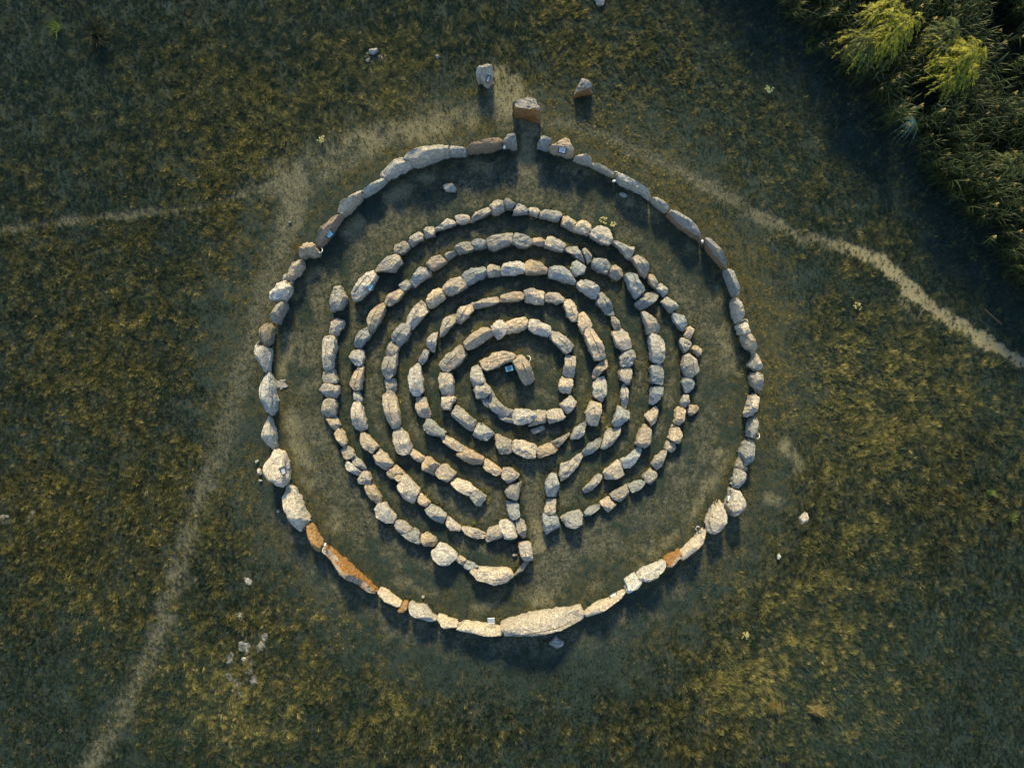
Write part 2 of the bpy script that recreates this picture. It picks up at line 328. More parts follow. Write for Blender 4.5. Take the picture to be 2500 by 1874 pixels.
6 A 0.9 p|1782,1285 1840,1200 1855,1135 1920,1150 1970,1260 1960,1340 1880,1350
6 A 1.0 p rounded cream boulder|1803,1430 1840,1365 1950,1370 1995,1400 1985,1560 1930,1615 1830,1520
9 A 1.0 p|1740,325 1780,240 1800,130 1880,97 1960,140 1930,230 1880,340 1760,370
9 A 1.0 g blue-grey pointed boulder with a cable loop|1775,500 1810,400 1870,343 1910,380 1925,480 1900,580 1860,605 1780,600
9 A 1.0 g|1685,770 1750,650 1870,630 1898,700 1880,860 1800,960 1730,920 1700,810
9 A 0.6 t narrow sandy slab half hidden between boulders|1645,930 1705,820 1720,920 1800,960 1810,1000 1780,1010 1650,960
9 A 1.1 p square block with bright cap|1590,1150 1640,960 1800,1030 1800,1090 1700,1230 1620,1190
9 A 1.2 p large boulder with a pale sign|1520,1400 1590,1190 1650,1210 1740,1270 1785,1340 1780,1450 1700,1520 1590,1520 1555,1460
9 A 1.2 p large lumpy boulder beside tall dry stalks|1300,1590 1350,1460 1400,1370 1450,1345 1510,1390 1580,1530 1560,1620 1480,1720 1400,1752 1310,1690
c A 1.1 p smooth sandy slab with dark outer face|990,430 1100,320 1230,190 1270,158 1325,230 1290,330 1050,555 1000,510
c A 0.9 i short block with bright orange face|810,500 990,395 998,520 900,600 850,600
c A 1.1 w furrowed blue-white slab|485,705 540,630 810,515 840,590 740,730 650,785 560,760
c A 1.0 w cracked white block|355,760 470,680 500,740 580,790 510,860 395,935 370,850
c A 1.0 p long curved sandy slab with plaque|-125,1140 -60,1080 60,1010 180,970 330,868 395,940 290,1000 100,1080 -30,1200 -90,1230
b A 1.4 w longest pale slab, bright and straight|922,1290 960,1230 1200,1150 1560,1085 1760,1075 1850,1047 1900,1150 1925,1280 1820,1310 1600,1365 1380,1400 1130,1420 950,1430 960,1340
b A 1.0 p low sandy slab beside a white grille|410,1365 425,1270 500,1235 700,1260 920,1300 950,1340 940,1430 700,1410 560,1375
b A 0.9 p short sandy stone|185,1210 205,1150 430,1230 410,1320 240,1325
a A 1.0 w rugged white boulder with blue hollows|1855,1115 1890,1010 1980,1040 2060,1055 2180,1180 2190,1240 2130,1270 2000,1220 1890,1170
a A 0.7 O small triangular orange-brown stone|1730,1130 1810,1010 1860,1015 1850,1090 1810,1130
a A 0.8 p smooth flat sandy slab|1500,930 1540,845 1620,880 1800,1010 1750,1085 1600,1020
a A 1.3 i long tilted slab with bright orange face|870,400 905,340 1100,490 1300,670 1505,870 1470,955 1250,840 1060,700 1000,620 980,540
a A 1.0 O ochre-lichened oval stone|670,180 700,105 750,105 810,210 880,330 860,420 820,430 740,390 690,290
a B 0.5 t|1695,130 1730,55 1830,80 1915,155 1820,215 1740,200
a B 0.55 g|1750,235 1900,180 1940,150 2000,200 1998,355 1900,320
a B 0.55 t|2003,330 2010,240 2090,195 2180,260 2205,320 2160,395 2060,370
b B 0.85 w large white boulder at the lower bend|105,450 170,390 210,325 280,340 400,430 425,490 300,605 240,610 120,520
b B 0.4 t|405,550 440,475 525,520 480,610
b B 0.4 g|480,630 525,530 660,600 650,625 570,630 545,662
b B 0.85 p long flat-topped slab closing the bottom|558,670 575,620 720,608 1000,620 1060,650 1075,740 980,810 850,828 780,790 640,780
8 C 0.5 g|35,1460 110,1388 200,1430 300,1510 240,1648 130,1580 60,1520
b C 0.45 t|280,120 300,20 340,35 465,140 440,195 340,180
b C 0.45 t|465,180 475,135 600,150 760,215 745,295 640,295 510,230
b C 0.55 t|750,310 780,160 900,120 930,130 960,260 800,330
b C 0.65 p square block with sunlit crown|905,100 930,55 1080,60 1100,160 1130,260 1050,298 970,290 940,200
8 G 0.6 g|595,60 640,0 730,-40 800,10 830,80 740,160 640,150
8 G 0.3 g small flat stone tucked outside|695,170 780,130 790,270 740,240
8 G 0.6 g bent boulder narrowing at both ends|780,230 790,130 830,60 870,150 960,250 1090,295 1050,350 960,360 880,340 820,300
8 G 0.35 g low footing stone|885,350 1040,350 1050,420 1100,460 1000,430 920,400
8 G 0.65 p largest crumpled pale boulder|1045,340 1100,280 1180,270 1290,300 1360,370 1330,420 1180,475 1100,460 1050,410
8 G 0.55 t|1290,300 1455,290 1465,440 1260,490 1250,465 1340,400
8 G 0.6 t|1450,340 1470,300 1560,278 1640,280 1690,370 1670,390 1500,460
8 G 0.6 t|1610,225 1740,110 1815,200 1800,250 1715,345 1650,290
8 L 0.3 g small blue-grey brick-shaped stone lying below the innermost ring|1275,515 1420,470 1445,520 1310,578
d L 0.4 w lone white cobble in the meadow right of the rings|690,170 730,135 755,170 745,205 695,210
d L 0.2 w pinkish-white pebble below the lone white cobble|540,430 555,412 570,435 560,458 542,452
b L 0.25 g flat bluish star-shaped rock below the longest pale slab|1500,1490 1530,1475 1570,1415 1600,1460 1625,1465 1665,1500 1640,1560 1580,1578 1550,1540 1500,1520
1 L 0.1 w tiny oval white pebble left of the rings|443,1120 460,1105 482,1108 475,1128 450,1133
7 L 0.15 g small mauve chip left of the massive plaque boulder|62,890 85,873 110,885 90,912 68,910
7 L 0.25 w bluish lump touching the massive plaque boulder|85,1000 100,970 135,985 145,1040 120,1058 95,1030
7 L 0.15 w flat white chip below the bluish lump|102,1115 120,1103 150,1112 152,1130 120,1132
7 L 0.2 w small pale chip left of the massive oblong boulder|315,1475 325,1455 350,1465 352,1488 330,1495
4 L 0.15 w crushed white rubble right of the tall white boulder|315,1490 340,1465 385,1500 430,1520 390,1545 345,1530
a L 0.15 w white pebble inside the ring above the rugged boulder|2018,965 2035,945 2055,955 2045,980 2022,982
b L 0.15 w pale flat chip inside the lowest corridor|1060,470 1085,452 1120,470 1115,495 1075,490
f L 0.3 w white stone cut by the top edge of the frame|1450,-5 1463,-8 1476,-2 1472,14 1458,16
3 L 0.2 g dented bluish lump inside the upper right of the outer ring|290,790 320,765 360,780 390,820 350,835 310,815
e K 0.25 w leftmost|5,345 25,335 50,340 52,365 25,382 8,372
e K 0.25 w second from the left|145,355 165,320 178,325 170,360 150,382
e K 0.2 w topmost|1228,860 1245,850 1275,865 1262,885 1240,890
e K 0.22 w upper left|1257,1005 1278,998 1305,1040 1298,1052 1265,1035
e K 0.22 w upper right|1345,1020 1365,1000 1385,1010 1375,1035 1350,1045
e K 0.12 w small far upper right|1378,965 1392,955 1390,985 1375,990
e K 0.15 w small middle left|1192,1070 1205,1062 1210,1100 1195,1105
e K 0.25 w largest middle|1265,1090 1290,1082 1340,1100 1335,1122 1295,1130 1270,1110
e K 0.15 w low middle right|1280,1140 1310,1135 1320,1160 1290,1165
e K 0.22 w lower left|1175,1160 1200,1150 1215,1185 1200,1205 1180,1190
e K 0.22 w lower left elongated|1205,1205 1225,1200 1258,1225 1250,1245 1220,1232
e K 0.15 w lower right upright|1322,1175 1335,1172 1342,1215 1325,1222
e K 0.2 w lowest|1250,1250 1275,1245 1278,1272 1255,1285
e K 0.15 w lone upper|1288,675 1303,670 1306,684 1292,688
'''
def inside(p, poly):
    ins = False
    for i in range(len(poly)):
        (x0, y0), (x1, y1) = poly[i - 1], poly[i]
        if (y0 > p[1]) != (y1 > p[1]) and p[0] < (x1 - x0) * (p[1] - y0) / (y1 - y0) + x0: ins = not ins
    return ins
recs = []
for ln in STONES.strip().splitlines():
    hd, ol = ln.split('|'); f = hd.split(None, 4); tl = TILES[f[0]]
    pp = [tuple(float(q) for q in s.split(',')) for s in ol.split()]
    pp = [(tl[0] + x / tl[2], tl[1] + y / tl[2]) for x, y in pp]
    cx = sum(p[0] for p in pp) / len(pp); cy = sum(p[1] for p in pp) / len(pp)
    recs.append(dict(ring=f[1], h=float(f[2]), tint=f[3], look=f[4].strip() if len(f) > 4 else '', px=pp, c=(cx, cy)))

# raster of the distance to the nearest stone foot, for trodden lanes and the turf left along the stones
_cell = .1; _n = 300; _half = _n * _cell / 2
_occ = np.full((_n, _n), 1e3)
from mathutils.kdtree import KDTree
_pp = []
for r in recs:
    if r['ring'] in 'LK': continue
    q = [w2(*p) for p in r['px']]
    for i in range(len(q)):
        (x0, y0), (x1, y1) = q[i - 1], q[i]; m_ = max(1, int(math.hypot(x1 - x0, y1 - y0) / .1)); f_ = 1 - .5 * r['h'] / CAM_H
        for k in range(m_): _pp.append(((x0 + (x1 - x0) * k / m_) * f_, (y0 + (y1 - y0) * k / m_) * f_, 0))
_kd = KDTree(len(_pp))
for i, p in enumerate(_pp): _kd.insert(p, i)
_kd.balance()
for i in range(_n):
    for k in range(_n):
        _occ[i, k] = _kd.find((-_half + i * _cell, -_half + k * _cell, 0))[2]
def stone_dist(x, y):
    i = np.clip(((x + _half) / _cell), 0, _n - 1.001); k = np.clip(((y + _half) / _cell), 0, _n - 1.001)
    a = i.astype(int); b = k.astype(int); u = i - a; v = k - b
    dd = (_occ[a, b] * (1 - u) + _occ[a + 1, b] * u) * (1 - v) + (_occ[a, b + 1] * (1 - u) + _occ[a + 1, b + 1] * u) * v
    return np.where((np.abs(x) < _half) & (np.abs(y) < _half), dd, 9.0)
# ---------------------------------------------------------------- where ground is worn, sandy, dry (with painted sun and shade), tall (photograph pixels)
def seg_d(px, py, pts):
    best = np.full(px.shape, 1e9)
    for (x0, y0), (x1, y1) in zip(pts, pts[1:]):
        dx, dy = x1 - x0, y1 - y0
        t = np.clip(((px - x0) * dx + (py - y0) * dy) / (dx * dx + dy * dy + 1e-9), 0, 1)
        best = np.minimum(best, np.hypot(px - x0 - t * dx, py - y0 - t * dy))
    return best
F2 = 2500 / 2212
def P(*a): return [(x * F2, y * F2) for x, y in a]
PATH_NW = P((-60, 506), (0, 499), (100, 483), (200, 470), (300, 460), (400, 449), (500, 426), (570, 400), (640, 372))
PATH_N = P((600, 390), (690, 345), (780, 312), (880, 290), (1000, 262), (1080, 235), (1135, 250))
PATH_W = P((640, 400), (622, 470), (600, 560), (570, 650), (545, 740), (515, 810), (490, 900), (460, 1000))
PATH_SW = P((460, 1000), (420, 1110), (385, 1230), (340, 1370), (285, 1500), (225, 1600), (170, 1700), (140, 1760))
PATH_NE = P((1180, 262), (1250, 272), (1330, 302), (1420, 345), (1500, 385), (1570, 425), (1650, 470), (1720, 505), (1790, 528))
PATH_E = P((1790, 528), (1850, 540), (1900, 565), (1940, 600), (1990, 645), (2050, 690), (2110, 725), (2160, 752), (2230, 790), (2300, 830))
PATH_IN = P((1140, 250), (1138, 300), (1136, 360), (1120, 400))
PATH_MID = P((1145, 990), (1150, 1060), (1155, 1120), (1165, 1180))
REED = P((1690, -60), (1740, 20), (1800, 80), (1860, 130), (1915, 190), (1955, 250), (2010, 310), (2060, 370), (2120, 430), (2165, 490), (2200, 550), (2250, 600), (2330, 660))
DRY_SUN = [(1230, 270, 90), (1000, 370, 70), (880, 380, 60), (1090, 330, 50), (1400, 340, 60), (1500, 400, 70), (1640, 520, 80), (1760, 600, 80),  # dry grass and sunlit yellow patches, the sunlight painted into the colour
       (1830, 740, 70), (1880, 900, 90), (1710, 800, 40), (1735, 900, 45), (1800, 1000, 50), (1780, 1150, 60), (1820, 1220, 70), (1570, 1380, 70),
       (760, 1140, 60), (790, 1240, 60), (700, 1000, 40), (1290, 1480, 60), (1420, 1480, 60), (1080, 1500, 50), (640, 900, 40), (1310, 1150, 30),
       (700, 620, 60), (640, 750, 60), (900, 230, 130), (1700, 1280, 80), (1950, 1400, 150), (1750, 1760, 160), (600, 300, 160), (400, 1350, 200),
       (100, 1300, 180), (2100, 1100, 200), (620, 1650, 130), (1000, 1800, 120), (250, 900, 160)]
def sm(x, lo, hi):
    t = np.clip((x - lo) / (hi - lo), 0, 1); return t * t * (3 - 2 * t)
def fields(x, y):
    """worn, sand, dry (straw tone plus painted sun and shade), tall, dens, reed for world x, y arrays"""
    px = x / PX + 1250; py = 937 - y / PX
    streak = fbm(x * .35 + y * .1, y * .9 - x * .25, 3, .8); n1 = fbm(x, y, 4, .55); n2 = fbm(x + 40, y - 23, 4, 1.6); n3 = fbm(x - 70, y + 31, 3, .18)
    jit = (n2 - .5) * 30 + (fbm(x, y, 2, 5.5) - .5) * 14
    rr = np.hypot((px - 1243) / 612, (py - 935) / 606)          # 1 on the outer ring
    line = lambda pts, wdt, soft, jk=1.0: 1 - sm(seg_d(px, py, pts) + jit * jk, wdt, wdt + soft)
    worn = np.maximum.reduce([line(PATH_NW, 5, 14, .35) * .85, line(PATH_N, 16, 80) * .66, line(PATH_W, 8, 60) * .5, line(PATH_SW, 4, 34) * .5,
                              line(PATH_NE, 6, 26) * .7, line(PATH_E, 11, 15), line(PATH_IN, 14, 30) * .9, line(PATH_MID, 12, 28) * .9])
    # trodden corridors inside the ring and the trodden skirt outside it
    jr = rr + (n1 - .5) * .12 + (n2 - .5) * .05
    corr = sm(jr, 1.0, .93) * .50
    lab = sm(jr, .88, .76) * .62
    lowleft = sm(py, 1100, 1350)
    skirt = sm(rr, 1.0, 1.03) * (1 - sm(rr + (n1 - .5) * .2, 1.06, 1.22)) * (.06 + .42 * lowleft)
    patchy = sm(n1 + .6 * n2, .62, .98)
    worn = np.maximum(worn, np.maximum(np.maximum(corr, lab), skirt) * (.35 + 1.1 * patchy))
    sun_fringe = sm(rr, 1.0, 1.015) * (1 - sm(rr + (n2 - .5) * .1, 1.05, 1.10)) * sm(py, 620, 380) * sm(np.abs(px - 1280), 40, 80)
    worn = worn * (1 - .7 * sun_fringe); sd = stone_dist(x, y); lane = sm(sd + (n2 - .5) * .25, .10, .42); worn = np.where(rr < 1.12, worn * (.30 + .95 * lane), worn)
    worn = np.maximum(worn, .62 * lane * sm(rr, .85, .78) * (.35 + .9 * sm(n2, .35, .6)))
    paths = np.maximum.reduce([line(PATH_NW, 5, 9, .15) * .95, line(PATH_SW, 6, 46, .4) * .8, line(PATH_W, 5, 50) * .62, line(PATH_NE, 5, 24) * .68, line(PATH_MID, 8, 24) * .9])
    worn = np.maximum(worn * (.55 + .6 * sm(fbm(x - 8, y + 3, 3, 2.6), .38, .62)), paths)
    sand = np.maximum.reduce([line(PATH_NW, 3, 8, .15) * .26, line(PATH_SW, 3, 48, .4) * .33, line(PATH_W, 4, 46) * .28, line(PATH_E, 9, 14) * (.45 + .55 * sm(px, 2020, 2120)), line(P((1995, 662), (1985, 690), (1950, 650)), 3, 16) * .5, line(P((1160, 1120), (1166, 1180)), 6, 26) * .42 * (.5 + patchy),
                              line(PATH_IN[:3], 10, 26) * .45, line(PATH_NE, 5, 22) * (.22 + .2 * sm(px, 1500, 1950)), line(P((1085, 180), (1110, 215)), 28, 40) * .6,
                              line(P((1690, 970), (1710, 1000)), 2, 50) * .62 * (.4 + patchy), line(P((1660, 1075), (1680, 1080)), 2, 34) * .5, line(P((1320, 1255), (1500, 1300)), 2, 50) * .22 * patchy, line(P((620, 370), (640, 420), (630, 470)), 22, 46) * .4,
                              np.exp(-((jr - .905) / .045) ** 2) * (.12 + .75 * patchy) * .62, line(PATH_N, 20, 60) * (.12 + .7 * patchy) * .62])
    dry_sun = np.zeros_like(px)
    for cx, cy, r in DRY_SUN: dry_sun = np.maximum(dry_sun, np.exp(-((px - cx) ** 2 + (py - cy) ** 2) / (2 * r * r)))
    dry = np.clip(.05 + .72 * sm(n1 * .4 + n2 * .65 + .45 * (fbm(x, y, 3, 3.1) - .5) + .30 * (streak - .5), .36, .74) * (.78 + .3 * n3) + .5 * dry_sun - .55 * sm(py, 1500, 1050) * sm(px, 500, 100) * 0 , 0, 1)
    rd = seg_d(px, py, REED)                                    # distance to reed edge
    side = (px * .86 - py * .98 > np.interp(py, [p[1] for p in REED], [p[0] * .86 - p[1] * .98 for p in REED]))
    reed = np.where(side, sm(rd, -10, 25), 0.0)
    dry = np.clip(dry + .22 * sm(rr, .68, .5) * (.5 + n2), 0, 1)
    sun_right = np.exp(-((rr - 1.05) / .06) ** 2) * sm(px, 1500, 1750) * sm(py, 1250, 1000)
    sun_left = np.exp(-((rr - .90) / .07) ** 2) * (1 - sm(px, 800, 1000)) * sm(py, 900, 1100)
    dry = np.clip(dry + .5 * (sun_fringe + sun_right + sun_left) * (.5 + n2), 0, 1)  # golden sunlit strips along the ring, painted as extra straw tone
    near = sm(rd, 330, 60) * (1 - side)
    dry = dry * (1 - .75 * np.maximum(near, side))  # shade beside and beneath the reeds painted as less straw
    corner = sm(np.hypot((px - 1250) / 1250, (py - 937) / 937), .85, 1.35)  # corner fall-off painted in: greener, darker grass towards the frame corners
    dry = dry * (1 - .6 * corner)
    low_shade = np.exp(-(((py - 1640) / 90) ** 2)) * sm(px, 850, 1100) * (1 - sm(px, 1500, 1700))  # shadow band below the ring, painted as less straw in the grass
    dry = dry * (1 - .6 * low_shade)
    tall = np.clip(.35 + .75 * sm(rr, 1.08, 1.45) - .25 * near * 0 + .25 * (n1 - .5), .2, 1.15)
    inner = sm(rr, 1.03, .98)
    tall = tall * (1 - .22 * inner) * (1 - .3 * worn)
    worn = np.clip(worn, 0, 1); sand = np.clip(sand, 0, 1)
    dens = np.clip(1 - .78 * np.maximum(worn, sand * 1.15), 0, 1)
    return worn, sand, dry, tall, dens, reed
def gz(x, y):
    x = np.asarray(x, float); y = np.asarray(y, float)
    return .10 * (fbm(x, y, 2, .12) - .5) + .05 * (fbm(x + 9, y, 2, .5) - .5)

xs = np.concatenate([-np.geomspace(900, 31.5, 22)[:-1], np.arange(-31, 31.01, .125), np.geomspace(31.5, 900, 22)[1:]])
ys = np.concatenate([-np.geomspace(900, 25.5, 22)[:-1], np.arange(-25, 25.01, .125), np.geomspace(25.5, 900, 22)[1:]])
GX, GY = np.meshgrid(xs, ys); gx, gy = GX.ravel(), GY.ravel()
W_, S_, D_, T_, N_, R_ = fields(gx, gy)
hz = gz(gx, gy) + (.055 * (fbm(gx, gy, 3, 2.6) - .5) + .03 * (fbm(gx, gy, 2, 7.0) - .5)) * (1 - .75 * W_) - .035 * W_
me = bpy.data.meshes.new('ground'); nx, ny = len(xs), len(ys)
co = np.stack([gx, gy, hz], 1).astype(np.float32)
idx = np.arange(nx * ny).reshape(ny, nx)
quads = np.stack([idx[:-1, :-1], idx[:-1, 1:], idx[1:, 1:], idx[1:, :-1]], -1).reshape(-1, 4)
me.vertices.add(len(co)); me.vertices.foreach_set('co', co.ravel())
me.loops.add(quads.size); me.loops.foreach_set('vertex_index', quads.ravel().astype(np.int32))
me.polygons.add(len(quads)); me.polygons.foreach_set('loop_start', np.arange(0, quads.size, 4, dtype=np.int32))
me.update(calc_edges=True); me.polygons.foreach_set('use_smooth', np.ones(len(quads), bool))
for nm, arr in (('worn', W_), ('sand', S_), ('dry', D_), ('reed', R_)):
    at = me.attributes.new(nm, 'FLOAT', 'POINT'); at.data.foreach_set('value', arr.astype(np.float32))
t = NT('meadow_soil')
worn, sand, dry, reed = (t.attr(k) for k in ('worn', 'sand', 'dry', 'reed'))
fine = t.noise(15, 8, .8); mid = t.noise(3.4, 5, .6); grit = t.noise(70, 2, .6)
thatch = t.mix(t.ramp(fine, .35, .68), (.006, .020, .022), (.038, .068, .056))
thatch = t.mix(t.math('MULTIPLY', dry, t.ramp(mid, .35, .65)), thatch, (.10, .085, .034))  # straw tint, also warmed where sunlight is painted in
earth = t.mix(t.ramp(fine, .3, .7), (.020, .036, .030), (.24, .225, .15))
earth = t.mix(t.ramp(t.noise(5, 7, .75), .42, .60, 0, .85), earth, (.013, .027, .022))
col = t.mix(t.ramp(t.math('ADD', worn, t.math('MULTIPLY', t.math('SUBTRACT', mid, .5), .7)), .15, .75), thatch, earth)
earth = t.mix(t.math('MULTIPLY', dry, t.ramp(mid, .35, .6, 0, .8)), earth, (.26, .195, .065))
earth = t.mix(t.ramp(t.noise(38, 3, .6), .60, .68, 0, .7), earth, (.30, .26, .16))
earth = t.mix(t.ramp(t.noise(47, 3, .6), .60, .68, 0, .8), earth, (.010, .018, .010))
sandc = t.mix(t.ramp(fine, .3, .75), (.14, .135, .085), (.42, .39, .235))
col = t.mix(t.ramp(t.math('ADD', sand, t.math('MULTIPLY', t.math('SUBTRACT', fine, .5), .6)), .25, .8), col, sandc)
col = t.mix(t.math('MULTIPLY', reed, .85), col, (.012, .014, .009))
t.bump(t.math('ADD', fine, t.math('MULTIPLY', grit, .4)), 1.0, .09)
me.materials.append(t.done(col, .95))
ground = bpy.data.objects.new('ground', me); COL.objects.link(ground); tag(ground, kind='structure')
def zat(x, y): return float(gz(x, y))
# ---------------------------------------------------------------- stone material
t = NT('limestone')
oc = t.n.new('ShaderNodeObjectInfo'); base = oc.outputs['Color']
offv = t.n.new('ShaderNodeVectorMath'); offv.operation = 'ADD'; t.set(offv.inputs[0], t.pos)
_sp = t.n.new('ShaderNodeSeparateXYZ'); t.set(_sp.inputs[0], t.pos); t.sepz = _sp.outputs[2]
big = t.noise(2.3, 5, .6, None, .4); midn = t.noise(7.5, 6, .65); fin = t.noise(34, 5, .7); pit = t.voro(17); crk = t.ramp(t.noise(6.5, 6, .7, None, 1.5), .485, .515, 0, 1); crk = t.math('MULTIPLY', t.math('MULTIPLY', crk, t.math('SUBTRACT', 1.0, crk)), 4.0)
c = t.mix(1.0, base, t.ramp(midn, .3, .72, .68, 1.3), 'MULTIPLY')
c = t.mix(t.ramp(big, .52, .66, 0, .55), c, (.30, .31, .30))
c = t.mix(t.ramp(t.noise(4.1, 5, .6, None, .8), .58, .68, 0, .5), c, (.43, .30, .16))
c = t.mix(t.ramp(t.noise(13, 5, .75), .56, .68, 0, .55), c, (.13, .125, .11))
c = t.mix(t.ramp(pit, .05, .2, .7, 0), c, (.10, .095, .085))
c = t.mix(t.math('MULTIPLY', crk, .6), c, (.09, .085, .075))
c = t.mix(t.ramp(fin, .55, .75, 0, .35), c, (.62, .58, .50))
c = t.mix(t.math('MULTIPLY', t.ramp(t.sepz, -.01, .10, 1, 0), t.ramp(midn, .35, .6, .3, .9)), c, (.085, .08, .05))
c = t.mix(t.ramp(t.noise(19, 3, .6), .66, .71, 0, .6), c, (.36, .24, .06))
och = t.math('MULTIPLY', t.math('MULTIPLY', t.attr('ochre'), t.ramp(t.noise(3.1, 5, .65), .34, .48, .6, 1.0)), t.ramp(midn, .3, .55, .45, 1.0))
oc2 = t.mix(t.ramp(fin, .35, .65), (.08, .036, .012), (.56, .255, .04))
c = t.mix(och, c, oc2)
t.bump(t.math('ADD', t.math('MULTIPLY', midn, 1.8), t.math('ADD', t.math('MULTIPLY', fin, .5), t.math('SUBTRACT', t.math('MULTIPLY', t.ramp(pit, 0, .25), .5), t.math('MULTIPLY', crk, .4)))), 1.0, .10)
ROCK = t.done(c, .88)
TINT = {'g': (.46, .47, .43), 'p': (.66, .60, .49), 't': (.60, .52, .40), 'w': (.68, .66, .60), 'b': (.42, .34, .26), 'O': (.48, .33, .17),
        'i': (.42, .38, .32), 'j': (.36, .36, .35), 'L': (.56, .50, .42), 'd': (.27, .25, .21)}
WORD = {'g': 'grey', 'p': 'cream', 't': 'tan', 'w': 'white', 'b': 'brown', 'O': 'orange-brown', 'i': 'rust-faced', 'j': 'rust-faced', 'L': 'rust-sided', 'd': 'dark'}

def rock_mesh(pts, h, seed, tint, low=False, ring=''):
    """pts: outline on the ground plane as seen by the survey (world xy); returns verts (world), faces, ochre"""
    r = random.Random(seed)
    P0 = [Vector(p) for p in pts]
    area = sum(P0[i - 1].x * P0[i].y - P0[i].x * P0[i - 1].y for i in range(len(P0))) / 2
    if area < 0: P0.reverse(); area = -area
    c = sum(P0, Vector((0, 0))) / len(P0)
    P0 = [p + (p - c).normalized() * (.035 if area > .1 else .01) for p in P0]
    cxx = sum((p.x - c.x) ** 2 for p in P0); cyy = sum((p.y - c.y) ** 2 for p in P0); cxy = sum((p.x - c.x) * (p.y - c.y) for p in P0)
    th = .5 * math.atan2(2 * cxy, cxx - cyy); ax = Vector((math.cos(th), math.sin(th))); ay = Vector((-ax.y, ax.x))
    L = max(abs((p - c).dot(ax)) for p in P0); Wd = max(abs((p - c).dot(ay)) for p in P0)
    R = c.length; rad = c / R if R > 1e-6 else Vector((0, 1))
    ext = [(p - c).dot(rad) for p in P0]; depth = max(ext) - min(ext)
    if R > .5: h = min(h, .62 * depth * CAM_H / R)
    # resample
    n = 36 if low else max(44, min(84, int((L + Wd) * 30)))
    Q = []
    for i in range(len(P0)):                                   # corners cut slightly
        a, b = P0[i - 1], P0[i]; Q.append(a.lerp(b, .09)); Q.append(a.lerp(b, .91))
    per = [(Q[i] - Q[i - 1]).length for i in range(len(Q))]; tot = sum(per)
    S = []; step = tot / n; acc = 0; i = 0; cur = Q[-1]; k = 0; d0 = 0
    for i in range(len(Q)):
        a, b = Q[i - 1], Q[i]; l = per[i]; s = -d0
        while s + step <= l + 1e-9:
            s += step; S.append(a.lerp(b, s / l if l > 0 else 0))
        d0 = l - s
    n = len(S)
    seg = max(0.0, L - Wd * .9)
    def axisp(p):
        t_ = max(-seg, min(seg, (p - c).dot(ax))) * .92
        return c + ax * t_
    A = [axisp(p) for p in S]
    # roof planes
    planes = [(Vector((r.uniform(-.18, .18), r.uniform(-.02, .40))), 1.0)]
    for k in range(r.choice((2, 3, 3, 4))):
        an = r.uniform(0, 2 * math.pi)
        if k == 0: an = r.uniform(-2.3, -.8)                   # a face falling away from the light
        if k == 1: an = r.uniform(.8, 2.3)
        s = r.uniform(.25, .9); off = r.uniform(-.05, .6) * Wd
        planes.append((Vector((math.cos(an), math.sin(an))) * s, 1.0 + s * off / max(h, .2)))
    if ring == 'A' and R > 5:
        s_ = r.uniform(1.5, 2.6); fd = depth - .82 * h * R / CAM_H
        crest = depth / 2 - .82 * h * R / CAM_H - r.uniform(.5, .78) * fd
        planes.append((-rad * s_, 1.0 - s_ * crest / h))
        planes[0] = (Vector((r.uniform(-.1, .1), r.uniform(.18, .5))), 1.0)
    def roof(p):
        q = p - c
        z = min(h * k_ - g.dot(q) for g, k_ in planes)
        return max(.42 * h, min(z, 1.12 * h))
    so = Vector((r.uniform(-50, 50), r.uniform(-50, 50), r.uniform(-50, 50)))
    sc = 1.6 / max(.35, Wd)
    def disp(v, amt):
        f = noise.noise(v * sc + so) * .38 + noise.noise(v * sc * 2.3 + so) * .26 + noise.noise(v * sc * 5.5 + so) * .26 + noise.noise(v * sc * 12 + so) * .10
        cell = noise.cell(v * sc * 1.5 + so + noise.noise_vector(v * sc * .8) * .6) - .5
        return (f + .25 * cell) * amt
    base = S
    foot = []
    for p, a_ in zip(S, A):
        nr = (p - a_); nl = nr.length or 1; w = max(0.0, min(1.0, .5 + .9 * nr.dot(rad) / nl))
        foot.append(p * (1 - w * .82 * h / CAM_H))
    bat = r.uniform(.01, .07)
    rings = []                                                  # (t toward axis, height fraction of roof, z override)
    for tt, zf in ((0, -.18), (.0, .02), (bat * .3, .22), (bat * .6, .42), (bat * .9, .60), (bat, .78), (bat + .008, .92), (bat + .028, .99)): rings.append((tt, zf))
    for tt in (.12, .21, .32, .44, .57, .70, .83, .94): rings.append((tt, 1.0))
    verts = []; base_h = min(.19 if ring == 'A' else .15, Wd * (.34 if ring != 'L' or h > .8 else .12))
    axf = [axisp(p) for p in foot]
    for tt, zf in rings:
        for p, a_ in zip(foot, axf):
            q = p.lerp(a_, tt); z = roof(q) * zf if zf > 0 else -.18
            if zf == .02: z = .0
            v = Vector((q.x, q.y, z)); nrm = (p - a_).normalized() if (p - a_).length > 1e-6 else Vector((0, 1))
            dd = disp(v, base_h)
            if zf < 1: v.x += nrm.x * dd * .75 * (1 if tt > 0 or zf > 0 else 0); v.y += nrm.y * dd * .75
            if zf >= .87: v.z += dd * .6
            verts.append(v)
    # chips knocked off the edges and corners
    for k in range(r.choice((4, 5, 6, 7)) if not low else 0):
        an = r.uniform(0, 2 * math.pi); el = r.uniform(.4, 1.2); nv = Vector((math.cos(an) * math.cos(el), math.sin(an) * math.cos(el), math.sin(el)))
        mx = max(v.dot(nv) for v in verts); dcut = mx - r.uniform(.05, .2) * min(Wd, h)
        for v in verts:
            q_ = v.dot(nv) - dcut
            if q_ > 0: v -= nv * q_ * .93
    faces = []
    m = len(rings)
    for k in range(m - 1):
        for i in range(n):
            j = (i + 1) % n; faces.append((k * n + i, k * n + j, (k + 1) * n + j, (k + 1) * n + i))
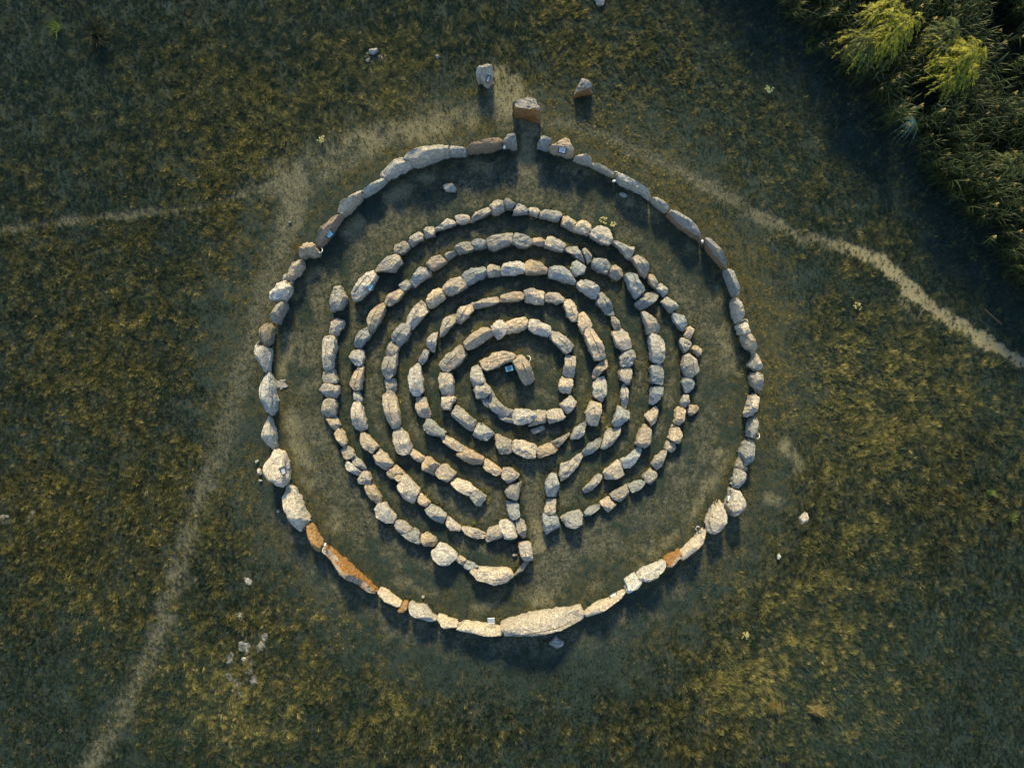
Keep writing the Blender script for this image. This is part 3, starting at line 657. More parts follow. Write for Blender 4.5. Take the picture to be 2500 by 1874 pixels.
    # close the spine
    last = (m - 1) * n; cv = len(verts); cc = sum((verts[last + i] for i in range(n)), Vector()) / n; verts.append(cc)
    for i in range(n): faces.append((last + i, last + (i + 1) % n, cv))
    org = Vector((c.x, c.y, 0)); 
    return verts, faces, org, h, c, rad, L, Wd, area

CLK = ["twelve o'clock", 'half past twelve', "one o'clock", 'half past one', "two o'clock", 'half past two', "three o'clock", 'half past three',
       "four o'clock", 'half past four', "five o'clock", 'half past five', "six o'clock", 'half past six', "seven o'clock", 'half past seven',
       "eight o'clock", 'half past eight', "nine o'clock", 'half past nine', "ten o'clock", 'half past ten', "eleven o'clock", 'half past eleven']
RING = {'A': 'outer ring', 'B': 'second ring', 'C': 'third ring', 'D': 'fourth ring', 'E': 'fifth ring', 'F': 'sixth ring', 'G': 'innermost ring'}
GROUPS = {'A': 'stones of the outer ring', 'B': 'boulders of the second ring', 'C': 'boulders of the third ring', 'D': 'boulders of the fourth ring',
          'E': 'boulders of the fifth ring', 'F': 'boulders of the sixth ring', 'G': 'boulders of the innermost ring',
          'H': 'stones left of the lower passage', 'I': 'stones right of the lower passage', 'K': 'white limestone outcrops in the lower left meadow', 'L': None}
def ang(r): return math.degrees(math.atan2(r['c'][0] - 1245, -(r['c'][1] - 940))) % 360
slots = {}
for r in recs:
    if r['ring'] in RING: slots.setdefault((r['ring'], int(round(ang(r) / 15)) % 24), []).append(r)
for (rg, sl), L_ in slots.items():
    L_.sort(key=lambda r: (ang(r) - sl * 15 + 180) % 360)
    for i, r in enumerate(L_):
        w = '' if len(L_) == 1 else ', ' + (['first', 'last'] if len(L_) == 2 else ['first', 'middle', 'last'] if len(L_) == 3 else ['first', 'second', 'third', 'last', 'last'])[i] + ' clockwise'
        r['where'] = '%s at %s%s' % (RING[rg], CLK[sl], w)
hps = sorted([r for r in recs if r['ring'] == 'H'], key=lambda r: r['c'][1])

STONE_OBJS = []
for si, r in enumerate(recs):
    pts = [w2(*p) for p in r['px']]
    h = r['h']
    vs, fs, org, h, c, rad, L, Wd, area = rock_mesh(pts, h, 1000 + si, r['tint'], r['ring'] in 'KL', r['ring'])
    if r['ring'] == 'K' or 'rubble' in r['look']:              # crumbled: many flat fragments instead of one lump
        q_ = random.Random(si); vs, fs = [], []; xs_ = [p[0] for p in pts]; ys_ = [p[1] for p in pts]; got = 0
        while got < 130:
            X, Y = q_.uniform(min(xs_), max(xs_)), q_.uniform(min(ys_), max(ys_))
            X += q_.gauss(0, .05); Y += q_.gauss(0, .05)
            if not inside((X, Y), pts) and q_.random() < .8: got += .1; continue
            got += 1; s_ = q_.uniform(.022, .10) * (1.3 if got < 12 else .8); b_ = len(vs); k_ = 7; hh = s_ * q_.uniform(.3, .9)
            rad_ = [s_ * q_.uniform(.6, 1.3) for _ in range(k_)]; a0 = q_.uniform(0, 6)
            for lv, zz in ((1.0, -.05), (.95, hh * .6), (.55, hh)):
                for m_ in range(k_): vs.append(Vector((X + rad_[m_] * lv * math.cos(a0 + m_ * .9), Y + rad_[m_] * lv * math.sin(a0 + m_ * .9), zz * .6 + .015 + q_.uniform(-.01, .01))))
            for lv in (0, 1):
                for m_ in range(k_): n_ = (m_ + 1) % k_; fs.append((b_ + lv * k_ + m_, b_ + lv * k_ + n_, b_ + (lv + 1) * k_ + n_, b_ + (lv + 1) * k_ + m_))
            fs.append(tuple(b_ + 2 * k_ + m_ for m_ in range(k_)))
    z0 = zat(org.x, org.y); org = Vector((org.x, org.y, z0))
    name = 'boulder'
    if r['ring'] == 'K': name = 'limestone_outcrop'
    elif r['ring'] == 'L' and r['h'] < .45: name = 'loose_stone'
    elif 'slab' in r['look']: name = 'standing_stone'
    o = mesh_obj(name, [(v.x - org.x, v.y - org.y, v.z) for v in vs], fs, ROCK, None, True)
    o.location = org; o.data.set_sharp_from_angle(angle=math.radians(19))
    k = TINT[r['tint']]; j = rng.uniform(.74, 1.12); u = rng.uniform(-.04, .05)
    if r['ring'] == 'K': k = (.74, .74, .71)
    o.color = (k[0] * j + u, k[1] * j, k[2] * j - u, 1)
    me = o.data
    oa = me.attributes.new('ochre', 'FLOAT', 'POINT'); nn = len(me.vertices); arr = np.zeros(nn, np.float32)
    if r['tint'] in 'ijOLb':
        for q in range(nn):
            nv = me.vertices[q].normal; inw = -(nv.x * rad.x + nv.y * rad.y)
            if r['tint'] == 'i': arr[q] = 1.0 if inw > .35 and nv.z < .85 else 0.0
            elif r['tint'] == 'j': arr[q] = .75 if inw > .2 and me.vertices[q].co.z < .52 * h else 0.0
            elif r['tint'] == 'O': arr[q] = .42
            elif r['tint'] == 'b': arr[q] = .15
            elif r['tint'] == 'L': arr[q] = 1.0 if nv.x < -.4 else 0.0
    oa.data.foreach_set('value', arr)
    # sharp edges where facets break
    if not r['look']:
        sz = 'small' if area < .42 else 'mid-sized' if area < .85 else 'large'
        asp = L / max(Wd, .01); sh = 'oblong' if asp > 1.75 else 'blocky' if asp < 1.3 else 'oval' if len(r['px']) > 7 else 'angular'
        r['look'] = '%s %s %s boulder' % (sz, sh, WORD[r['tint']])
    rg = r['ring']
    if rg in RING: lab = '%s, %s' % (r['look'], r['where'])
    elif rg == 'H': lab = r['look'] + ', left side of the lower passage'
    elif rg == 'I': lab = r['look'] + ', right side of the lower passage'
    elif rg == 'K':
        lab = (r['look'] + ' white outcrop at the left edge of the meadow') if si and 'left' == r['look'][-4:] and r['c'][0] < 120 or r['look'] == 'leftmost' else r['look'] + ' white outcrop in the lower left meadow cluster'
    else: lab = r['look']
    if 'plaque' in lab or True: r['obj'] = o
    words = lab.split()
    if len(words) > 16: print('LONG LABEL', len(words), lab)
    tag(o, lab, 'stone' if rg in 'KL' and r['h'] < .9 else 'boulder', GROUPS[rg])
    r['bvh'] = None; r['h'] = h
    STONE_OBJS.append(o)
labs = [o['label'] for o in STONE_OBJS]
for l in set(labs):
    if labs.count(l) > 1: print('DUP LABEL', l)

# ---------------------------------------------------------------- plaques, brackets, cables, grille
FRAME = plain('dark_bronze', (.05, .055, .045), .5, .4)
def panel_mat(name, a, b):
    t = NT(name); v = t.ramp(t.noise(40, 2), .4, .6, 0, .35)
    t.b.inputs['Specular IOR Level'].default_value = .5
    return t.done(t.mix(v, a, b), .25)
BLUEP = panel_mat('blue_panel', (.22, .50, .62), (.42, .66, .74)); GREYP = panel_mat('pale_panel', (.42, .46, .52), (.6, .63, .66))
INK = plain('dark_print', (.05, .12, .17), .5); WHITE = plain('white_plastic', (.72, .74, .74), .4); BLACK = plain('black_plastic', (.02, .02, .022), .5)
def hit(o, x, y):
    """where the camera ray through ground point (x, y) meets the stone, in world space"""
    oc = Vector((0, 0, CAM_H)); dr = (Vector((x, y, 0)) - oc).normalized()
    inv = -o.location
    ok, loc, nrm, _ = bvh(o).ray_cast(oc + inv, dr) , None, None, None
    loc, nrm, _, _ = ok
    return (loc + o.location, nrm) if loc is not None else (None, None)
_b = {}
def bvh(o):
    if o.name not in _b:
        _b[o.name] = BVHTree.FromPolygons([v.co[:] for v in o.data.vertices], [p.vertices[:] for p in o.data.polygons])
    return _b[o.name]
def box_vf(sx, sy, z0, z1, vs, fs, cx=0, cy=0):
    b = len(vs)
    for z in (z0, z1):
        for x, y in ((-1, -1), (1, -1), (1, 1), (-1, 1)): vs.append((cx + x * sx, cy + y * sy, z))
    for f in ((0, 3, 2, 1), (4, 5, 6, 7), (0, 1, 5, 4), (1, 2, 6, 5), (2, 3, 7, 6), (3, 0, 4, 7)): fs.append(tuple(b + i for i in f))
def local_on(o, px, py, rot, up=.55):
    x, y = w2(px, py); loc, nrm = hit(o, x, y)
    if loc is None: loc, nrm = o.location + Vector((0, 0, .8)), Vector((0, 0, 1))
    n = (nrm * (1 - up) + Vector((0, 0, 1)) * up).normalized()
    X = Vector((math.cos(rot), math.sin(rot), 0)); X = (X - n * X.dot(n)).normalized(); Y = n.cross(X)
    M = Matrix((X, Y, n)).transposed().to_4x4(); M.translation = loc - o.location + n * .06
    return M
def stone_at(px, py):
    c = [r for r in recs if inside((px, py), r['px'])]
    return (c or sorted(recs, key=lambda r: math.hypot(r['c'][0] - px, r['c'][1] - py)))[-1 if len(c) > 1 and False else 0]['obj']
def plaque(tl, tx, ty, w, hh, rot, mat, ink=True, o=None):
    T = TILES[tl]; px, py = T[0] + tx / T[2], T[1] + ty / T[2]
    o = o or stone_at(px, py); M = local_on(o, px, py, math.radians(rot))
    vs, fs = [], []; s = PX / T[2] * .5; w *= s; hh *= s; f = .022
    box_vf(w, f, -.1, .03, vs, fs, 0, -hh + f); box_vf(w, f, -.1, .03, vs, fs, 0, hh - f)
    box_vf(f, hh - 2 * f, -.1, .03, vs, fs, -w + f, 0); box_vf(f, hh - 2 * f, -.1, .03, vs, fs, w - f, 0)
    fr = mesh_obj('plaque', vs, fs, FRAME, o); fr.matrix_local = M
    vs, fs = [], []; box_vf(w - 2 * f - .002, hh - 2 * f - .002, -.1, .015, vs, fs); mesh_obj('plaque_panel', vs, fs, mat, fr)
    if ink:
        vs, fs = [], []
        for k in range(3): box_vf((w - .06) * (.8, .62, .7)[k], hh * .05, .015, .018, vs, fs, 0, hh * (.32 - .3 * k))
        mesh_obj('plaque_print', vs, fs, INK, fr)
    return fr
plaque('Z', 1745, 975, 72, 72, -12, GREYP)
plaque('1', 925, 1250, 92, 92, 35, BLUEP)
plaque('4', 1410, 365, 62, 92, -28, BLUEP)
plaque('Z', 1076, 345, 34, 62, -25, GREYP)
plaque('7', 385, 1005, 66, 90, 8, GREYP, False)
plaque('9', 1590, 1330, 52, 90, -8, GREYP, False)
plaque('c', 230, 952, 92, 46, 30, GREYP, False)
plaque('c', 1243, 205, 40, 40, 45, GREYP, False)
# blue engraved board with its round emblem beside the central pillar
bx, by = w2(1242.5, 897.0)
bd = empty('information_board', (bx, by, zat(bx, by))); bd.rotation_euler = (math.radians(10), 0, math.radians(14))
tag(bd, 'bright blue information board with round emblem beside the central pillar stone', 'sign')
vs, fs = [], []; box_vf(.18, .125, .30, .33, vs, fs); mesh_obj('board', vs, fs, BLUEP, bd)
for sx in (-1, 1):
    vs, fs = [], []; box_vf(.02, .02, -.1, .30, vs, fs, sx * .15, 0); mesh_obj('leg', vs, fs, FRAME, bd)
def disc(r0, r1, z0, z1, n=28):
    vs, fs = [], []
    for i in range(n):
        a = 2 * math.pi * i / n
        for rr_, z in ((r0, z0), (r1, z0), (r1, z1), (r0, z1)): vs.append((rr_ * math.cos(a), rr_ * math.sin(a), z))
    for i in range(n):
        j = (i + 1) % n
        for k in range(4): fs.append((i * 4 + k, j * 4 + k, j * 4 + (k + 1) % 4, i * 4 + (k + 1) % 4))
    return vs, fs
vs, fs = disc(.07, .105, .331, .337); mesh_obj('round_emblem', vs, fs, INK, bd)
vs, fs = [], []; box_vf(.05, .02, .331, .335, vs, fs); box_vf(.018, .05, .3355, .338, vs, fs); mesh_obj('emblem_mark', vs, fs, INK, bd)

def tube(path, r, ns=6):
    vs, fs = [], []; n = len(path)
    for i, p in enumerate(path):
        p = Vector(p); d_ = (Vector(path[min(i + 1, n - 1)]) - Vector(path[max(i - 1, 0)])).normalized()
        u = d_.orthogonal().normalized(); v = d_.cross(u)
        if i and (u.dot(pu) < 0): u, v = -u, -v
        pu = u
        rr_ = r if not callable(r) else r(i / (n - 1))
        for k in range(ns):
            a = 2 * math.pi * k / ns; q = p + (u * math.cos(a) + v * math.sin(a)) * rr_; vs.append(q[:])
    for i in range(n - 1):
        for k in range(ns):
            k2 = (k + 1) % ns; fs.append((i * ns + k, i * ns + k2, (i + 1) * ns + k2, (i + 1) * ns + k))
    return vs, fs
CABLES = [('1', 825, 1445, 35, -40, 'beside the star-shaped sandy boulder'), ('3', 258, 560, 45, 60, 'between two slabs at one o\'clock of the outer ring'),
          ('6', 1778, 775, 38, 20, 'over the stubby cream boulder at the right'), ('9', 1912, 592, 42, -60, 'at the blue-grey pointed boulder on the right'),
          ('a', 890, 425, 48, -150, 'between the ochre oval stone and the orange-faced slab'), ('c', 1222, 165, 30, 130, 'at the tip of the smooth sandy slab, lower right'),
          ('5', 1240, 1205, 45, -20, 'behind the central pillar stone')]
for tl, tx, ty, rr_, rot, where in CABLES:
    T = TILES[tl]; x, y = w2(T[0] + tx / T[2], T[1] + ty / T[2]); R_m = .75 * rr_ / T[2] * PX
    path = []
    for k in range(19):
        a = math.radians(rot + -120 + 240 * k / 18); zz = .35 + .35 * math.sin(math.pi * k / 18)
        f = 1 - zz / CAM_H; path.append((x * f + R_m * math.cos(a), y * f + R_m * 1.1 * math.sin(a), zz if 0 < k < 18 else .0))
    vs, fs = tube(path, .014); o = mesh_obj('cable_loop', vs, fs, WHITE, None, True)
    tag(o, 'thin white cable loop ' + where, 'cable', 'cable loops on the outer stones' if tl != '5' else None)
LAMPS = [('a', 880, 362, 'on the ochre-lichened stone beside the orange-faced slab'), ('3', 240, 632, 'in the gap beside the cream-edged slab, upper right'),
         ('Z', 1224, 950, 'at the foot of the left gatepost stone'), ('3', 1275, 1340, 'between the two rust-faced slabs, upper right'), ('b', 432, 1232, 'in the joint left of the low sandy slab')]
for i, (tl, tx, ty, where) in enumerate(LAMPS):
    T = TILES[tl]; x, y = w2(T[0] + tx / T[2], T[1] + ty / T[2]); o = empty('spotlight', (x * .975, y * .975, .8))
    o.rotation_euler = (.5, 0, i * 1.3)
    m_ = BLACK if tl == 'b' else WHITE
    vs, fs = disc(.0, .05, -.10, .05, 12); mesh_obj('lamp_housing', vs, fs, m_, o, True)
    vs, fs = [], []; box_vf(.02, .02, -.85, -.10, vs, fs); mesh_obj('bracket', vs, fs, BLACK, o)
    tag(o, 'small %s spotlight %s' % ('black' if tl == 'b' else 'white', where), 'lamp')
gx_, gy_ = w2(1030 + 812 / 4.807, 1255 + 1265 / 4.807)
gr = empty('metal_grille', (gx_ * .975, gy_ * .975, .62)); gr.rotation_euler = (.35, 0, .05)
vs, fs = [], []; box_vf(.17, .012, 0, .03, vs, fs, 0, .15); box_vf(.17, .012, 0, .03, vs, fs, 0, -.15); mesh_obj('grille_frame', vs, fs, WHITE, gr)
for k in range(6):
    vs, fs = [], []; box_vf(.022, .136, .005, .025, vs, fs, -.145 + .058 * k, 0); mesh_obj('bar', vs, fs, WHITE, gr)
vs, fs = [], []; box_vf(.02, .02, -.65, 0, vs, fs); mesh_obj('post', vs, fs, BLACK, gr)
tag(gr, 'small white metal grille of parallel bars beside the low sandy slab at the bottom', 'grille')
# ---------------------------------------------------------------- vegetation
def leafmat(name, cols, rough=.6, inst=None, transl=.25):
    """cols: dark to light, picked per clump; inst mixes to a second set by the clump's 'dry' value"""
    t = NT(name); oi = t.n.new('ShaderNodeObjectInfo'); rnd = oi.outputs['Random']
    n = t.noise(1.3, 3)
    c = t.mix(rnd if inst or name.startswith('reed') else t.ramp(t.noise(4.5, 4, .7), .38, .62), cols[0], cols[1])
    if inst:
        d_ = t.attr('dry', 'INSTANCER')
        c = t.mix(d_, c, t.mix(t.ramp(rnd, .1, .9), inst[0], inst[1]))
    v = t.ramp(t.noise(23, 2), .3, .7, .7, 1.3)
    c = t.mix(1.0, c, v, 'MULTIPLY')
    t.done(c, rough)
    tr = t.n.new('ShaderNodeBsdfTranslucent'); t.set(tr.inputs[0], c)
    mx = t.n.new('ShaderNodeMixShader'); mx.inputs[0].default_value = transl
    t.l.new(t.b.outputs[0], mx.inputs[1]); t.l.new(tr.outputs[0], mx.inputs[2]); t.l.new(mx.outputs[0], t.out.inputs[0])
    return t.m
GRASS = leafmat('meadow_grass_blades', [(.008, .024, .020), (.032, .062, .040)], .6, [(.052, .074, .028), (.38, .32, .10)])
def proto(name, vs, fs, mats, mi=None):
    me = bpy.data.meshes.new(name); me.from_pydata(vs, [], fs); me.update()
    for m in mats: me.materials.append(m)
    if mi: me.polygons.foreach_set('material_index', mi)
    return bpy.data.objects.new(name, me)                      # source mesh only, not linked to the scene
def blade(vs, fs, x, y, an, ln, lean, wd, r, seg=3, droop=.7, z=0.0):
    dx, dy = math.cos(an), math.sin(an); sx, sy = -dy * wd, dx * wd; b = len(vs)
    h_ = z; q = 0.0; el = math.pi / 2 - lean
    for k in range(seg + 1):
        t_ = k / seg; w_ = (1 - t_ ** 1.6) if k < seg else .04
        vs.append((x + dx * q + sx * w_, y + dy * q + sy * w_, h_)); vs.append((x + dx * q - sx * w_, y + dy * q - sy * w_, h_ + wd * .6))
        st = ln / seg; q += math.cos(el) * st; h_ += math.sin(el) * st; el -= droop / seg
    for k in range(seg): fs.append((b + 2 * k, b + 2 * k + 1, b + 2 * k + 3, b + 2 * k + 2))
tufts = []
for v_ in range(8):
    r = random.Random(50 + v_); vs, fs = [], []
    for k in range(11):
        an = r.gauss(0, .55) if v_ < 6 else r.uniform(0, 6.28)
        blade(vs, fs, r.uniform(-.22, .22), r.uniform(-.22, .22), an, r.uniform(.55, 1.1), r.uniform(.35, 1.15), r.uniform(.026, .046), r, 3, r.uniform(.2, .9))
    tufts.append(proto('grass_tuft_%d' % v_, vs, fs, [GRASS]))
def scatter(name, pts, rot, scl, var, protos, extra=None, label=None, cat=None):
    col = bpy.data.collections.new(name + '_sources')
    for p in protos: col.objects.link(p)
    n = len(pts); me = bpy.data.meshes.new(name); me.vertices.add(n); me.vertices.foreach_set('co', np.asarray(pts, np.float32).ravel())
    def at(nm, ty, arr, key='value'):
        a_ = me.attributes.new(nm, ty, 'POINT'); a_.data.foreach_set(key, arr)
    at('rot', 'FLOAT_VECTOR', np.asarray(rot, np.float32).ravel(), 'vector'); at('scl', 'FLOAT', np.asarray(scl, np.float32)); at('var', 'INT', np.asarray(var, np.int32))
    for k_, a_ in (extra or {}).items(): at(k_, 'FLOAT', np.asarray(a_, np.float32))
    o = bpy.data.objects.new(name, me); COL.objects.link(o)
    ng = bpy.data.node_groups.new(name + '_scatter', 'GeometryNodeTree')
    ng.interface.new_socket('Geometry', in_out='INPUT', socket_type='NodeSocketGeometry'); ng.interface.new_socket('Geometry', in_out='OUTPUT', socket_type='NodeSocketGeometry')
    N = ng.nodes; gi = N.new('NodeGroupInput'); go = N.new('NodeGroupOutput')
    ci = N.new('GeometryNodeCollectionInfo'); ci.inputs['Collection'].default_value = col; ci.inputs['Separate Children'].default_value = True; ci.inputs['Reset Children'].default_value = True
    iop = N.new('GeometryNodeInstanceOnPoints'); iop.inputs['Pick Instance'].default_value = True
    def na(nm, ty):
        q = N.new('GeometryNodeInputNamedAttribute'); q.data_type = ty; q.inputs['Name'].default_value = nm; return q.outputs['Attribute']
    e2r = N.new('FunctionNodeEulerToRotation')
    ng.links.new(gi.outputs[0], iop.inputs['Points']); ng.links.new(ci.outputs[0], iop.inputs['Instance'])
    ng.links.new(na('var', 'INT'), iop.inputs['Instance Index']); ng.links.new(na('rot', 'FLOAT_VECTOR'), e2r.inputs[0]); ng.links.new(e2r.outputs[0], iop.inputs['Rotation'])
    ng.links.new(na('scl', 'FLOAT'), iop.inputs['Scale']); ng.links.new(iop.outputs[0], go.inputs[0])
    md = o.modifiers.new('scatter', 'NODES'); md.node_group = ng
    tag(o, label, cat, None, 'stuff'); return o
# meadow grass
NG = 560000
x = nrng.uniform(-30.5, 30.5, NG); y = nrng.uniform(-24.5, 24.5, NG)
W1, S1, D1, T1, N1, R1 = fields(x, y)
clump = fbm(x, y, 3, 2.2)
keep = nrng.random(NG) < N1 * np.clip(.35 + 1.6 * (clump - .25), .15, 1) * (1 - .6 * R1)
x, y, D1, T1, W1 = x[keep], y[keep], D1[keep], T1[keep], W1[keep]
ex, ey = [], []                                                 # grass and weeds hugging the foot of every stone
for o_ in STONE_OBJS:
    if o_.dimensions.z < .55: continue
    mv = o_.data.vertices; kk = [i for i in range(len(mv)) if -.01 < mv[i].co.z < .12]
    for i in kk[::2]:
        cl_ = math.sin(o_.location.x * 3 + mv[i].co.x * 4) + math.sin(mv[i].co.y * 5 + o_.location.y)
        if nrng.random() < .42 + .26 * cl_:
            v_ = mv[i].co; l_ = math.hypot(v_.x, v_.y) + 1e-6; g_ = nrng.uniform(.0, .14)
            ex.append(o_.location.x + v_.x * (1 + g_ / l_)); ey.append(o_.location.y + v_.y * (1 + g_ / l_))
ex, ey = np.array(ex), np.array(ey); fe = fields(ex, ey)
x = np.concatenate([x, ex]); y = np.concatenate([y, ey]); D1 = np.concatenate([D1, fe[2]]); T1 = np.concatenate([T1, np.full(len(ex), .75)]); W1 = np.concatenate([W1, fe[0]])
n = len(x)
flow = (fbm(x, y, 2, .13) - .5) * 5.0 + 1.0 + (fbm(x + 5, y, 2, .7) - .5) * 2.2
rot = np.stack([nrng.normal(0, .12, n), nrng.normal(0, .12, n), flow + nrng.normal(0, .45, n)], 1)
scl = T1 * nrng.uniform(.55, 1.15, n) * (.125 + .11 * D1) + .032
dry_sun_v = np.clip(D1 * .76 + 1.6 * (fbm(x, y, 3, 5.0) - .5) + nrng.normal(0, .13, n), 0, 1) ** 1.7  # straw share per tuft, including the painted sun and shade
scatter('meadow_grass', np.stack([x, y, gz(x, y) - .01], 1), rot, scl, nrng.integers(0, 8, n), tufts, {'dry': dry_sun_v},
        'dark green and straw-coloured meadow grass covering the ground', 'grass')
print('grass tufts', n)

# reeds
REEDM = leafmat('reed_leaves', [(.012, .024, .013), (.06, .085, .026)], .5)
PLUME = leafmat('reed_plumes', [(.34, .28, .09), (.55, .46, .19)], .8)
reeds = []
for v_ in range(8):
    r = random.Random(90 + v_); vs, fs, mi = [], [], []
    H = r.uniform(2.0, 2.7); lx, ly = r.uniform(-.25, .25), r.uniform(-.35, .05)
    sp = [(lx * t_ * t_, ly * t_ * t_, H * t_) for t_ in (0, .3, .6, .85, 1)]
    v2, f2 = tube(sp, .012, 4); fs += [tuple(i + len(vs) for i in f) for f in f2]; vs += v2; mi += [0] * len(f2)
    nl = 13
    for k in range(nl):
        t_ = .35 + .6 * k / nl; an = r.gauss(-1.9, 1.1); b = len(fs)
        blade(vs, fs, lx * t_ * t_, ly * t_ * t_, an, r.uniform(.4, .75), r.uniform(.45, 1.0), r.uniform(.014, .024), r, 4, r.uniform(.6, 1.5), H * t_)
        mi += [0] * (len(fs) - b)
    if v_ == 1:
        for k in range(20):
            b = len(fs); blade(vs, fs, lx, ly, r.uniform(-3.1, .3), r.uniform(.10, .20), r.uniform(.2, 1.2), .014, r, 2, .8, H - .03 + r.uniform(-.08, .06)); mi += [1] * (len(fs) - b)
    reeds.append(proto('reed_%d' % v_, vs, fs, [REEDM, PLUME], mi))
NR = 30000
x = nrng.uniform(8, 31.5, NR); y = nrng.uniform(-1, 25, NR); f = fields(x / (1 - .07) , y / (1 - .07))
cl = fbm(x, y, 3, .8)
keep = (f[5] > .5) & (nrng.random(NR) < np.clip(2.6 * (cl - .36), .06, 1))
x, y = x[keep], y[keep]; n = len(x); print('reeds', n)
scatter('reed_thicket', np.stack([x, y, gz(x, y)], 1), np.stack([nrng.normal(0, .1, n), nrng.normal(0, .1, n), nrng.normal(0, .5, n)], 1),
        nrng.uniform(.72, 1.12, n), nrng.integers(0, 8, n), reeds, None, 'dense dark green reed bed with ochre plumes filling the upper right corner', 'reeds')

# weeping willow bushes and the other plants one can point at
def strands(cx, cy, z, R, n, r, sag=1.0, wd=.016, leaf=.13, fill=1.0, bias=(0, 0)):
    vs, fs = [], []
    for k in range(n):
        an = r.uniform(0, 2 * math.pi); rr_ = R * r.uniform(.45, 1.0); seg = 7
        st = Vector((cx + r.gauss(0, R * .16), cy + r.gauss(0, R * .16), z * r.uniform(.82, 1.0)))
        dx, dy = math.cos(an) + bias[0], math.sin(an) + bias[1]; prev = None
        wob = r.uniform(-.5, .5)
        for s in range(seg + 1):
            t_ = s / seg; q = Vector((st.x + dx * rr_ * t_ + -dy * wob * rr_ * t_ * t_ * .5, st.y + dy * rr_ * t_ + dx * wob * rr_ * t_ * t_ * .5,
                                      st.z + rr_ * .28 * math.sin(t_ * 2.2) - sag * rr_ * .75 * t_ * t_))
            if prev is not None:
                d_ = (q - prev); u = Vector((-d_.y, d_.x, 0)).normalized() * wd
                b = len(vs); vs += [(prev + u * (1 - t_ * .3))[:], (prev - u * (1 - t_ * .3))[:], (q - u * (1 - t_ * .4))[:], (q + u * (1 - t_ * .4))[:]]; fs.append((b, b + 1, b + 2, b + 3))
                for m_ in range(int(3 * fill)):
                    lp = prev.lerp(q, r.random()); la = math.atan2(d_.y, d_.x) + r.choice((-1, 1)) * r.uniform(.25, .8); ll = leaf * r.uniform(.6, 1.3)
                    e_ = lp + Vector((math.cos(la) * ll, math.sin(la) * ll, -ll * r.uniform(.1, .7))); uu = Vector((-math.sin(la), math.cos(la), .3)) * ll * .1
                    b = len(vs); vs += [lp[:], ((lp + e_) / 2 + uu)[:], e_[:], ((lp + e_) / 2 - uu)[:]]; fs.append((b, b + 1, b + 2, b + 3))
            prev = q
    return vs, fs
BARK = plain('willow_bark', (.09, .065, .04), .9)
WBRIGHT = leafmat('willow_leaves', [(.045, .075, .018), (.42, .40, .03)], .55, None, .35)
WGREEN = leafmat('willow_leaves_green', [(.018, .035, .014), (.15, .18, .045)], .55, None, .3)
def bush(name, px, py, R_px, z, n, mat, label, cat, seed, bias=(0, 0), sag=1.0):
    r = random.Random(seed); x, y = w2(px, py); s = 1 - z / CAM_H; x *= s; y *= s; R = R_px * PX * s
    o = empty(name, (x, y, zat(x, y)))
    vs, fs = [], []
    for k in range(9):
        a_ = k * 2.4 + r.uniform(-.4, .4); q_ = R * (.0 if k == 0 else r.uniform(.25, .62))
        v2, f2 = strands(q_ * math.cos(a_), q_ * math.sin(a_), z * (1 - .22 * q_ / R) * r.uniform(.86, 1.04), R * r.uniform(.34, .62), n // 10, r, sag, .009, .12, 2.2, bias)
        fs += [tuple(i + len(vs) for i in f) for f in f2]; vs += v2
    mesh_obj('crown', vs, fs, mat, o)
    for k in range(4):
        an = k * 1.57 + r.uniform(-.4, .4); p = [(0, 0, -.1), (math.cos(an) * R * .08, math.sin(an) * R * .08, z * .5), (math.cos(an) * R * .25, math.sin(an) * R * .25, z * .95)]
        vs, fs = tube(p, lambda t_: .07 - .05 * t_, 7); mesh_obj('trunk' if k == 0 else 'limb', vs, fs, BARK, o, True)
    tag(o, label, cat); return o
bush('willow_bush', 2192, 42, 92, 3.3, 420, WBRIGHT, 'bright yellow-green weeping willow bush, left one, cut by the top edge', 'bush', 1, (-.25, -.35))
bush('willow_bush', 2372, 118, 96, 3.2, 480, WBRIGHT, 'bright yellow-green weeping willow bush, right one, whole in view', 'bush', 2, (-.25, -.3))
bush('willow_bush', 2330, 66, 58, 3.1, 190, WGREEN, 'smaller duller green bush just above the right willow bush', 'bush', 3)
bush('willow_bush', 2492, 395, 55, 2.6, 170, WGREEN, 'olive green bush at the right edge below the willows', 'bush', 4)
bush('willow_bush', 2130, 90, 60, 2.7, 150, WGREEN, 'dull green bush below the left willow bush', 'bush', 5, (-.3, -.5))

def shrub(name, px, py, R, hgt, mat, label, seed, nb=60, cat='plant', wd=.012):
    r = random.Random(seed); x, y = w2(px, py); x *= 1 - hgt / CAM_H; y *= 1 - hgt / CAM_H; o = empty(name, (x, y, zat(x, y)))
    vs, fs = [], []
    for k in range(nb):
        blade(vs, fs, r.gauss(0, R * (.35 if cat == 'grass tussock' else .15)), r.gauss(0, R * .2), (r.gauss(-1.2 + seed, .5) if cat == 'grass tussock' else r.uniform(0, 6.28)), r.uniform(.6, 1.1) * R * 1.2, r.uniform(.25, 1.1), wd, r, 3, r.uniform(.3, 1.0), r.uniform(0, hgt * .5))
    mesh_obj('leaves', vs, fs, mat, o)
    vs, fs = tube([(0, 0, -.05), (.01, 0, hgt * .5)], .012, 5); mesh_obj('stem', vs, fs, BARK, o)
    if label: tag(o, label, cat)
    return o
YEL = leafmat('pale_yellow_florets', [(.36, .33, .12), (.55, .50, .22)], .7)
DGR = leafmat('dark_sedge', [(.012, .02, .016), (.03, .04, .02)], .6)
MGR = leafmat('fresh_leaves', [(.07, .12, .02), (.17, .22, .035)], .6)
BLUG = leafmat('blue_green_fronds', [(.09, .20, .20), (.16, .30, .29)], .5)
